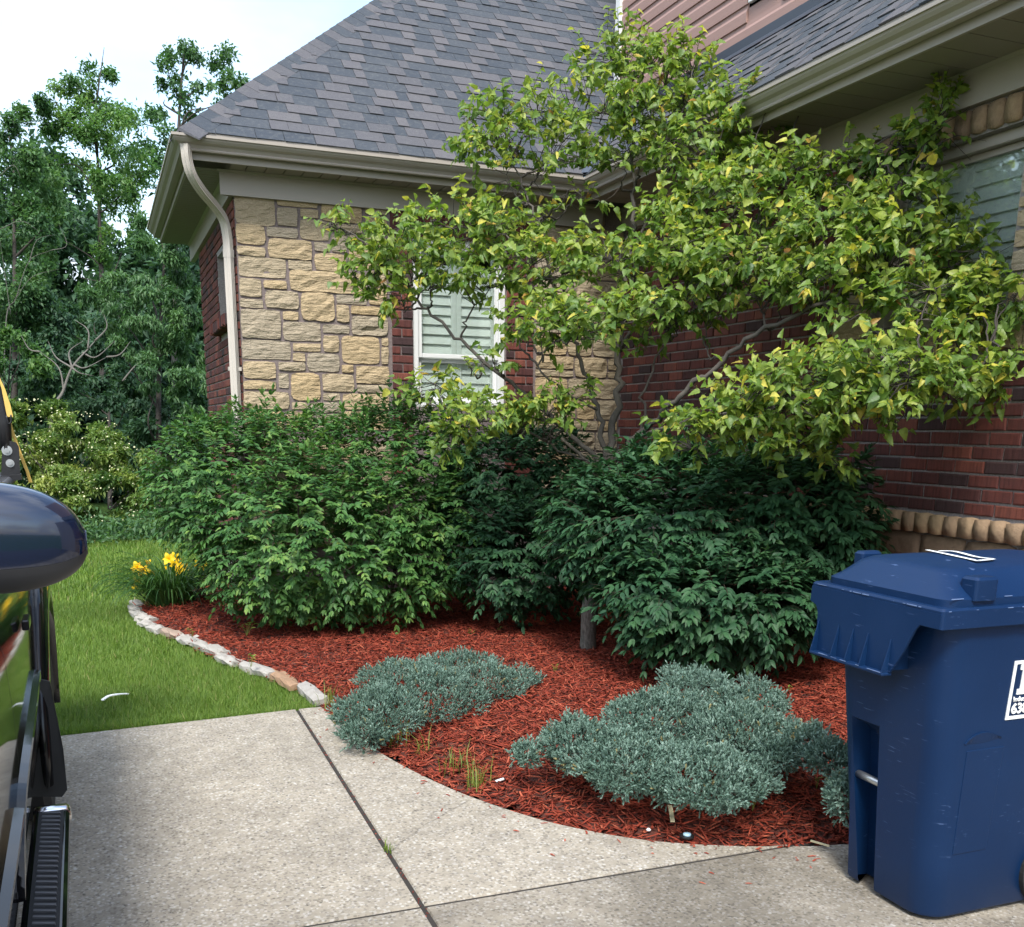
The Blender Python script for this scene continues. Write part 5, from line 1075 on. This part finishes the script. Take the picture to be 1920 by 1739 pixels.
# ------------------------------------------------------------------ wheeled bin
def bin_():
    t = thing('wheeled_bin', (2.75, 2.56, 0), 'scuffed dark blue wheeled rubbish bin with white lettering, standing on the concrete', 'bin')
    def ring(z, f=None):
        k = z / 1.06; x0 = 2.428 - .088 * k; x1 = 2.98 + .13 * k; y0 = 2.330 - .042 * k; y1 = 2.750 + .078 * k; r = .095 - .02 * k; dep = 0 if f is None else f; pts = []
        def arc(cx, cy, a0, n=6):
            for a in np.linspace(a0, a0 + PI / 2, n): pts.append((cx + r * math.cos(a), cy + r * math.sin(a), z))
        arc(x0 + r, y0 + r, PI); arc(x1 - r, y0 + r, 1.5 * PI); arc(x1 - r, y1 - r, 0); arc(x0 + r, y1 - r, PI / 2)
        for y, d in ((2.712, 0), (2.702, dep), (2.655, dep), (2.645, dep * .78), (2.635, dep), (2.585, dep), (2.575, 0)): pts.append((x0 + d, y, z))
        return np.array(pts)
    rings = [ring(z, f) for z, f in ((.018, .075), (.03, .078), (.2, .08), (.45, .08), (.575, .075), (.60, .055), (.632, .0), (.70, 0), (.85, 0), (1.0, 0), (1.055, 0))]; rings[0] = (rings[0] - rings[0].mean(0)) * (.985, .98, 1) + rings[0].mean(0)
    m = MB(); m.loft(rings); body = m.build('body', 'bin_plastic', t)
    for p in body.data.polygons: p.use_smooth = True
    mod = body.modifiers.new('edges', 'EDGE_SPLIT'); mod.split_angle = math.radians(38)
    def rr(x0, x1, y0, y1, r, z, n=5):
        p = []
        for cx, cy, a0 in ((x0 + r, y0 + r, PI), (x1 - r, y0 + r, 1.5 * PI), (x1 - r, y1 - r, 0), (x0 + r, y1 - r, PI / 2)): p += [(cx + r * math.cos(a), cy + r * math.sin(a), z) for a in np.linspace(a0, a0 + PI / 2, n)]
        return np.array(p)
    X0, X1, Y0, Y1 = 2.280, 3.16, 2.262, 2.872
    m = MB(); m.loft([rr(X0, X1, Y0, Y1, .012, 1.028), rr(X0, X1, Y0, Y1, .012, 1.083), rr(X0 + .006, X1 - .006, Y0 + .006, Y1 - .006, .012, 1.09)]); m.build('rim', 'bin_plastic', t)
    # lid: stepped and crowned
    m = MB(); m.loft([rr(X0 + .03, X1, Y0 + .018, Y1 - .03, .05, 1.088), rr(X0 + .03, X1, Y0 + .018, Y1 - .03, .05, 1.112), rr(X0 + .040, X1 - .01, Y0 + .028, Y1 - .04, .05, 1.120), rr(X0 + .055, X1 - .02, Y0 + .044, Y1 - .05, .05, 1.129), rr(X0 + .105, X1 - .06, Y0 + .105, Y1 - .08, .06, 1.174), rr(X0 + .125, X1 - .08, Y0 + .13, Y1 - .10, .07, 1.186), rr(X0 + .15, X1 - .1, Y0 + .16, Y1 - .12, .06, 1.191), rr(X0 + .25, X1 - .2, Y0 + .25, Y1 - .20, .04, 1.197)]); lid = m.build('lid', 'bin_plastic', t, True); mod = lid.modifiers.new('edges', 'EDGE_SPLIT'); mod.split_angle = math.radians(42)
    for x0, x1, y0, y1, z0, z1 in ((2.405, 2.495, 2.268, 2.335, 1.108, 1.178), (2.44, 2.53, 2.815, 2.862, 1.10, 1.192)):
        m = MB(); m.loft([rr(x0, x1, y0, y1, .012, z0), rr(x0, x1, y0, y1, .012, z1 - .008), rr(x0 + .008, x1 - .008, y0 + .008, y1 - .008, .01, z1)]); m.build('lid_handle', 'bin_plastic', lid)
    P = lambda y: 1.152
    q = lambda x, y: hit(x, y, 'z', 1.1975)
    for pts in ([(1738, 1033), (1785, 1043), (1835, 1054)], [(1760, 1035), (1790, 1036), (1830, 1046), (1862, 1050)], [(1832, 1053), (1848, 1052), (1862, 1050)]):
        p = smooth_path([q(*a) for a in pts], 5); d = unit(np.gradient(p, axis=0)); s = unit(np.cross(d, UPV)); m = MB(); m.loft([np.array([a + b_ * .010, a - b_ * .010]) + (0, 0, .0035) for a, b_ in zip(p, s)], closed=False); m.build('lid_marking', 'white_print', lid)
    # front catcher with fins
    pl = [(2.866, 1.075), (2.868, 1.022), (2.835, 1.012), (2.822, .99), (2.816, .90), (2.812, .852), (2.448, .852), (2.400, .93), (2.362, 1.01), (2.345, 1.03), (2.266, 1.03), (2.266, 1.075)]; m = MB(); xo = lambda z: 2.2785 - (1.075 - z) * .03
    m.loft([np.array([(xo(z), y, z) for y, z in pl]), np.array([(xo(z) + .007, y, z) for y, z in pl])]); m.build('catcher', 'bin_plastic', t)
    m = MB(); m.box((2.245, 2.448, .846), (2.285, 2.812, .856)); m.build('catcher_lip', 'bin_plastic', t, bevel=.003)
    for y in (2.808, 2.705, 2.632, 2.560, 2.455):
        m = MB(); a = np.array([(2.246, y, .856), (2.272, y, .856), (2.2745, y, .965)]); m.loft([a - (0, .0025, 0), a + (0, .0025, 0)]); m.build('fin', 'bin_plastic', t)
    for y in (2.80, 2.46): 
        m = MB(); m.box((2.285, y - .003, .86), (2.365, y + .003, 1.03)); m.build('catcher_web', 'bin_plastic', t)
    # worn edges along rim and lip
    m = MB()
    for a, b_, k in (((2.279, 2.27, 1.084), (2.279, 2.868, 1.084), 15), ((2.245, 2.45, .8575), (2.245, 2.81, .8575), 10), ((2.32, 2.2795, 1.116), (3.1, 2.2795, 1.116), 9), ((2.3, 2.2615, 1.083), (3.1, 2.2615, 1.083), 7)):
        a, b_ = np.array(a), np.array(b_)
        for _ in range(k):
            f = rng.uniform(0, 1); l_ = rng.gamma(1.2, .006) + .001; c = a + (b_ - a) * f; d = unit(b_ - a); m.box((-1, -1, -1), (1, 1, 1), .5, np.diag(np.abs(d) * l_ + (1 - np.abs(d)) * rng.uniform(.0005, .0015)), c)
    m.build('worn_edges', 'bin_scuff', t, kind='stuff')
    m = MB(); m.tube([(2.424, 2.712, .415), (2.424, 2.572, .415)], .0135, 12); m.build('lift_bar', 'steel', t, True)
    yb = lambda z: 2.330 - .042 * z / 1.06
    m = MB(); F4 = [(2.50, .25), (2.645, .25), (2.648, .615), (2.49, .615)]; m.loft([np.array([(x, yb(z) + .01, z) for x, z in F4]), np.array([(x, yb(z) - .0025, z) for x, z in F4])]); m.build('side_panel', 'bin_plastic', t, bevel=.002)
    # crescent grip
    m = MB(); n = 12; up = []; lo = []
    for f in np.linspace(0, 1, n): x = 2.475 + .155 * f; z0 = .640 + .008 * f; up.append((x, z0 + .030 * math.sin(PI * f ** .8))); lo.append((x, z0 - .006 * math.sin(PI * f)))
    m.loft([np.array([(x, yb(z) + .004, z), (x, yb(z) - .006, z)]) for x, z in up], closed=False); m.loft([np.array([(a[0], yb(a[1]) - .006, a[1]), (b_[0], yb(b_[1]) - .001, b_[1])]) for a, b_ in zip(up, lo)], closed=False); m.build('grip', 'bin_plastic', t)
    # lettering
    fr0 = np.array([2.655, 0, .706]); m = MB()
    def plate(x0, x1, z0, z1, lift=.003):
        V = [(x + (z - z0) * 0, yb(z) - lift, z) for x, z in ((x0, z0), (x1, z0), (x1, z1), (x0, z1))]; V += [(x, y + .004, z) for x, y, z in V]; m.raw(V, [(3, 2, 1, 0), (0, 1, 5, 4), (1, 2, 6, 5), (2, 3, 7, 6), (3, 0, 4, 7)])
    a0, a1, b0, b1 = 2.631, 2.976, .706, .902
    plate(a0, a0 + .011, b0, b1); plate(a1 - .011, a1, b0, b1); plate(a0 + .011, a1 - .011, b0, b0 + .011); plate(a0 + .011, a1 - .011, b1 - .011, b1); m.build('label_frame', 'white_print', t)
    m = MB(); plate(2.672, 2.694, .807, .871); plate(2.661, 2.705, .871, .889); plate(2.661, 2.705, .789, .807); m.build('letter', 'white_print', t)
    m = MB(); plate(2.726, 2.748, .807, .871); plate(2.716, 2.778, .871, .889); plate(2.716, 2.778, .789, .807); plate(2.778, 2.800, .805, .873); m.build('letter', 'white_print', t)
    for body_, size, x, z, bold in (('Industrial D', .0235, 2.649, .7665, 0), ('638-', .047, 2.648, .7265, .0012)):
        cu = bpy.data.curves.new('lettering', 'FONT'); cu.body = body_; cu.size = size; cu.offset = bold; cu.extrude = .0015; ob = bpy.data.objects.new('lettering', cu); COL.objects.link(ob); dg = bpy.context.evaluated_depsgraph_get(); me = bpy.data.meshes.new_from_object(ob.evaluated_get(dg)); COL.objects.unlink(ob); bpy.data.objects.remove(ob)
        me.materials.clear(); me.materials.append(MATS['white_print']); o = bpy.data.objects.new('lettering', me); link(o, t); tl = math.atan(.042 / 1.06); o.rotation_euler = (PI / 2 + tl, 0, 0); o.location = (x - 2.75, yb(z) - .0035 - 2.56, z)
    for y0, y1 in ((2.30, 2.365), (2.735, 2.80)):
        c = np.array([2.955, 0, .135]); m = MB(); m.tube([c + (0, y0, 0), c + (0, y0 + .008, 0), c + (0, y1 - .008, 0), c + (0, y1, 0)], [.118, .132, .132, .118], 28); w = m.build('wheel', 'rubber', t, False); m = MB(); m.tube([c + (0, y0 - .003, 0), c + (0, y1 + .003, 0)], .07, 20); m.build('hub', 'black_plastic', w)
    m = MB(); m.tube([(2.985, 2.37, .135), (2.985, 2.73, .135)], .012, 10); m.build('axle', 'steel', t)
bin_()

# ------------------------------------------------------------------ pickup truck parked at the left
def truck():
    tt = unit(np.array([-.016, 1, 0])); vv = np.array([tt[1], -tt[0], 0])
    W3 = lambda v, u, z: vv * v + tt * u + np.array([0, 0, z])
    t = thing('pickup_truck', W3(-1.15, 3.0, 0), 'glossy black pickup truck with rounded mirror, running board and bed rack, parked on the concrete', 'pickup truck')
    side = [(-.42, .40), (-.27, .43), (-.226, .48), (-.213, .56), (-.209, .72), (-.207, .90), (-.214, 1.05), (-.25, 1.18), (-.31, 1.30), (-.36, 1.335)]
    def sec(u, top=1.335, tuck=0):
        s = [(v - tuck, min(z, top)) for v, z in side]; s += [(-2.3 - v, z) for v, z in s[::-1]]; return np.array([W3(v, u, z) for v, z in s])
    m = MB(); us = [(.18, 1.0, .16), (.24, 1.08, .05), (.5, 1.14, .01), (1.0, 1.18, 0), (1.55, 1.24, 0), (1.7, 1.335, 0), (2.1, 1.335, 0), (2.6, 1.335, 0), (3.1, 1.335, 0), (3.6, 1.335, 0), (4.0, 1.335, 0), (4.5, 1.335, 0), (5.0, 1.335, 0), (5.42, 1.335, 0), (5.45, 1.33, .02)]
    m.loft([sec(*a) for a in us]); b = m.build('body', 'black_paint', t, True)
    mod = b.modifiers.new('edges', 'EDGE_SPLIT'); mod.split_angle = math.radians(50)
    # cab with glass
    m = MB(); cab = lambda u, z, w: [W3(-1.15 + w, u, z), W3(-1.15 - w, u, z)]
    m.loft([np.array([W3(-.36, u0, 1.33), W3(-.52, u1, 1.80), W3(-.62, u1, 1.86), W3(-1.68, u1, 1.86), W3(-1.78, u1, 1.80), W3(-1.94, u0, 1.33)]) for u0, u1 in ((1.62, 2.25), (3.42, 3.34))]); m.build('cab', 'black_paint', t)
    for a, c in ((1.98, 2.62), (2.70, 3.32)):
        for sg in (1, -1):
            v0 = lambda z: -.36 - (z - 1.33) * .34; P4 = [(a + .02, 1.36), (c, 1.36), (c, 1.77), (a + (.42 if a < 2.3 else .03), 1.77)]; m = MB(); r = [np.array([W3(-1.15 + sg * (v0(z) + e + 1.15), u, z) for u, z in P4]) for e in (-.004, .004)]; m.loft(r); m.build('window', 'dark_glass', t)
    m = MB(); m.loft([np.array([W3(-.44, 1.66, 1.36), W3(-1.86, 1.66, 1.36), W3(-1.72, 2.20, 1.79), W3(-.58, 2.20, 1.79)]) + tt * e + (0, 0, -e * .2) for e in (-.012, 0)]); m.build('windscreen', 'dark_glass', t)
    # doors show as seams, moulding and handles
    m = MB()
    for u in (1.72, 2.66, 3.46): 
        pr = [(v + .0008, z) for v, z in side[2:]]; m.loft([np.array([W3(v, u - .002, z), W3(v, u + .002, z)]) for v, z in pr], closed=False)
    m.build('door_seams', 'rubber', t)
    for u in (3.34,):
        m = MB(); m.loft([np.array([W3(-.185, u0, z) for z in (1.0, 1.03)] + [W3(-.205, u0, z) for z in (1.03, 1.0)]) for u0 in (u - .10, u + .02)]); m.build('door_handle', 'black_paint', t, bevel=.004)
    # moulding that runs along the doors and hooks down at the front
    md = smooth_path([W3(-.198, 3.66, .775), W3(-.197, 3.2, .76), W3(-.198, 2.72, .745), W3(-.199, 2.5, .72), W3(-.201, 2.36, .66), W3(-.205, 2.29, .575)], 6); n = len(md); wz = np.concatenate([np.full(n - 10, .014), np.linspace(.014, .022, 5), np.linspace(.02, .005, 5)])
    m = MB(); m.loft([np.array([p + vv * .009 + (0, 0, w * .7), p + vv * .009 - (0, 0, w * .7), p - vv * .016 - (0, 0, w), p - vv * .016 + (0, 0, w)]) for p, w in zip(md, wz)]); m.build('door_moulding', 'black_paint', t, False)
    md = smooth_path([W3(-.200, 2.42, .735), W3(-.200, 2.2, .735), W3(-.202, 1.8, .73), W3(-.202, 1.3, .72)], 6); m = MB(); m.loft([np.array([p + vv * .012 + (0, 0, .007), p + vv * .012 - (0, 0, .007), p - vv * .016 - (0, 0, .013), p - vv * .016 + (0, 0, .013)]) for p in md]); m.build('door_moulding', 'black_paint', t, False)
    # wheels, arches, flares
    for uc in (1.0, 4.42):
        for sg in (1, -1):
            S = lambda v: -1.15 + sg * (v + 1.15)
            m = MB(); r = [W3(S(-.205 + .002), uc + .53 * math.cos(a), max(.40, .42 + .53 * math.sin(a))) for a in np.linspace(0, PI, 20)]; m.raw(r, [tuple(range(20))]); m.build('wheel_well_shade', 'rubber', t)  # flat dark half-disc painted as the shaded well; the body is not cut
            c = W3(S(-.36), uc, .385); d = vv * sg; m = MB(); m.tube([c - d * .15, c - d * .13, c + d * .11, c + d * .135], [.34, .385, .385, .345], 36); w = m.build('wheel', 'rubber', t); m = MB(); m.tube([c + d * .10, c + d * .140, c + d * .128], [.25, .235, .05], 24); m.build('rim', 'chrome', w, True)
            m = MB(); rings = []
            for a in np.linspace(-.12, PI + .12, 26):
                ca, sa = math.cos(a), math.sin(a); bl = .046 * (.55 + .45 * max(0, sa)); rings.append(np.array([W3(S(-.212), uc + .655 * ca, .40 + .635 * sa), W3(S(-.212 + bl * .75), uc + .625 * ca, .40 + .605 * sa), W3(S(-.212 + bl), uc + .575 * ca, .40 + .555 * sa), W3(S(-.212 + bl), uc + .53 * ca, .40 + .51 * sa), W3(S(-.25), uc + .52 * ca, .40 + .50 * sa)]))
            m.loft(rings, closed=True); m.build('fender_flare', 'black_paint', t, True)
            m = MB(); g0 = uc - .60; m.loft([np.array([W3(S(v0), g0 + e, z) for v0, z, e in ((-.225, .72, .02), (-.172, .70, .02), (-.150, .45, .0), (-.150, .30, -.01), (-.170, .275, -.012), (-.28, .29, -.005), (-.29, .48, .0))]) + tt * e2 for e2 in (0, .012)]); m.build('splash_guard', 'black_plastic', t)
    # running board
    U0, U1 = .95, 3.20
    m = MB(); pr = [(-.222, .40), (-.225, .448), (-.215, .452), (-.135, .450), (-.126, .440), (-.124, .42), (-.130, .395), (-.15, .385)]; m.loft([np.array([W3(v, u, z) for v, z in pr]) for u in (U0, U1)]); rb = m.build('running_board', 'black_paint', t, True); mod = rb.modifiers.new('edges', 'EDGE_SPLIT'); mod.split_angle = math.radians(30)
    m = MB(); pr2 = [(-.173 + (v + .173) * 1.045, .42 + (z - .42) * 1.09) for v, z in pr]; m.loft([np.array([W3(v, u, z) for v, z in pr2]) for u in (U1 - .012, U1 + .035)] + [np.array([W3(-.173 + (v + .173) * .8, U1 + .05, .42 + (z - .42) * .8) for v, z in pr2])]); m.build('end_cap', 'chrome', rb, True)
    m = MB(); m.loft([np.array([W3(v, u, z) for v, z in ((-.209, .4505), (-.209, .4565), (-.141, .4555), (-.141, .4495))]) for u in (U0 + .05, U1 - .03)]); m.build('tread_pad', 'rubber', rb)
    me = None
    for i in range(64):
        u = U1 - .05 - i * .034
        if u < U0 + .06: break
        if me is None:
            m = MB(); pr = [(-.200, .4565, 0.010), (-.198, .4605, .010), (-.150, .4605, -.010), (-.148, .4565, -.010)]; m.loft([np.array([W3(v, u + du + e, z) for v, z, du in pr]) for e in (-.0055, .0055)]); o0 = m.build('tread_rib', 'grey_plastic', rb); me = o0.data; u_first = u
        else:
            o = bpy.data.objects.new('tread_rib', me); o.location = tuple(tt * (u - u_first)); link(o, rb)
    # mirror
    vL, vR, uc, zc = -.215, -.004, 1.92, 1.405
    def mring(f, lo, hi, k=12):
        v = vL + (vR - vL) * f; s = max(.03, (1 - max(0, (f - .05) / .95) ** 2.7)) ** (1 / 2.3); s2 = .60 + .40 * s; out_ = []
        for a in np.linspace(lo, hi, k):
            ca, sa = math.cos(a), math.sin(a); e = .8; out_.append(W3(v, uc + .075 * s * np.sign(ca) * abs(ca) ** e, zc + (.094 if sa > 0 else .098) * s * np.sign(sa) * abs(sa) ** e - .012 * (1 - s) + .006 * (1 - f)))
        return np.array(out_)
    fs = 1 - (1 - np.linspace(0, 1, 22)) ** 1.6
    m = MB(); m.loft([mring(f, -.42, PI + .42, 24) for f in fs], closed=False); mo = m.build('mirror', 'mirror_paint', t, True)
    m = MB(); m.loft([mring(f, PI + .43, 2 * PI - .43, 14) for f in fs], closed=False); m.build('lower_shell', 'dark_plastic', mo, True)
    m = MB(); m.loft([np.array([W3(v, uc - .03, 1.32), W3(v, uc + .04, 1.32), W3(v, uc + .04, 1.40), W3(v, uc - .03, 1.40)]) for v in (-.33, -.20)]); m.build('mirror_arm', 'black_plastic', mo)
    # bed rail, rack upright with bolts, strap
    m = MB(); pr = [(-.37, 1.335), (-.37, 1.36), (-.30, 1.362), (-.285, 1.345), (-.30, 1.32)]; m.loft([np.array([W3(v, u, z) for v, z in pr]) for u in (3.5, 5.43)]); rl = m.build('bed_rail', 'grey_plastic', t, True)
    for i in range(9):
        v = -.365 + i * .0075; m = MB(); m.loft([np.array([W3(v - .0018, u, 1.361), W3(v + .0018, u, 1.361), W3(v, u, 1.365)]) for u in (3.6, 5.40)]); m.build('rail_rib', 'grey_plastic', rl)
    ur = 5.04; Q = lambda x, y, du=0: (lambda d: EYEP + d * ((ur + du) / (d @ tt)))(ray(x, y))
    m = MB(); ol = [(2, 893), (38, 890), (36, 850), (35, 838), (30, 830), (20, 827), (10, 829), (4, 838)]; a = np.array([Q(*p) for p in ol]); m.loft([a, a + tt * .012]); rk = m.build('rack_bracket', 'black_plastic', t)
    m = MB(); a = np.array([Q(*p) for p in ((-6, 893), (40, 889), (42, 899), (-6, 903))]); m.loft([a - tt * .05, a + tt * .05]); m.build('foot_plate', 'black_plastic', rk)
    for x, y, r in ((13, 845, .0215), (19, 869, .0175)):
        c = Q(x, y); m = MB(); m.tube([c - tt * .004, c + tt * .001], r, 18); bo = m.build('bolt', 'steel', rk); m = MB(); m.tube([c - tt * .012, c - tt * .003], r * .55, 6); m.build('bolt_head', 'steel', bo)
    m = MB(); p = [Q(12, 845, .02), Q(8, 790, .02), Q(-4, 730, .02), Q(-30, 640, .02)]; m.tube(p, .026, 12); m.build('rack_post', 'black_plastic', t, True)
    m = MB(); d0 = np.array([Q(-12, 700), Q(2, 730), Q(12, 760), Q(17, 782)]); m.loft([np.array([p - vv * .012, p + vv * .016, p + vv * .016 + tt * .006, p - vv * .012 + tt * .006]) for p in d0]); st = m.build('strap', 'yellow_strap', t)
    m = MB(); d0 = np.array([Q(12, 775, .03), Q(22, 812, .04), Q(36, 850, .05), Q(50, 885, .06), Q(56, 905, .07)]); m.loft([np.array([p - vv * .004, p + vv * .010, p + vv * .010 + tt * .004, p - vv * .004 + tt * .004]) for p in d0]); m.build('strap_tail', 'yellow_strap', st)
    m = MB(); m.tube(smooth_path([Q(12, 780), Q(16, 795), Q(21, 790), Q(20, 778)], 4), .004, 6); m.build('strap_hook', 'black_plastic', st, True)
    for v in (-.55, -1.75):
        m = MB(); m.loft([np.array([W3(v - .16, .20, .80), W3(v + .16, .20, .80), W3(v + .16, .17, .95), W3(v - .16, .17, .95)]) + tt * e for e in (-.03, .1)]); m.build('headlight', 'chrome', t)
    m = MB(); m.loft([np.array([W3(-.25, u, .42), W3(-2.05, u, .42), W3(-2.05, u, .66), W3(-.25, u, .66)]) for u in (.05, .25)]); m.build('bumper', 'chrome', t, bevel=.03)
truck()
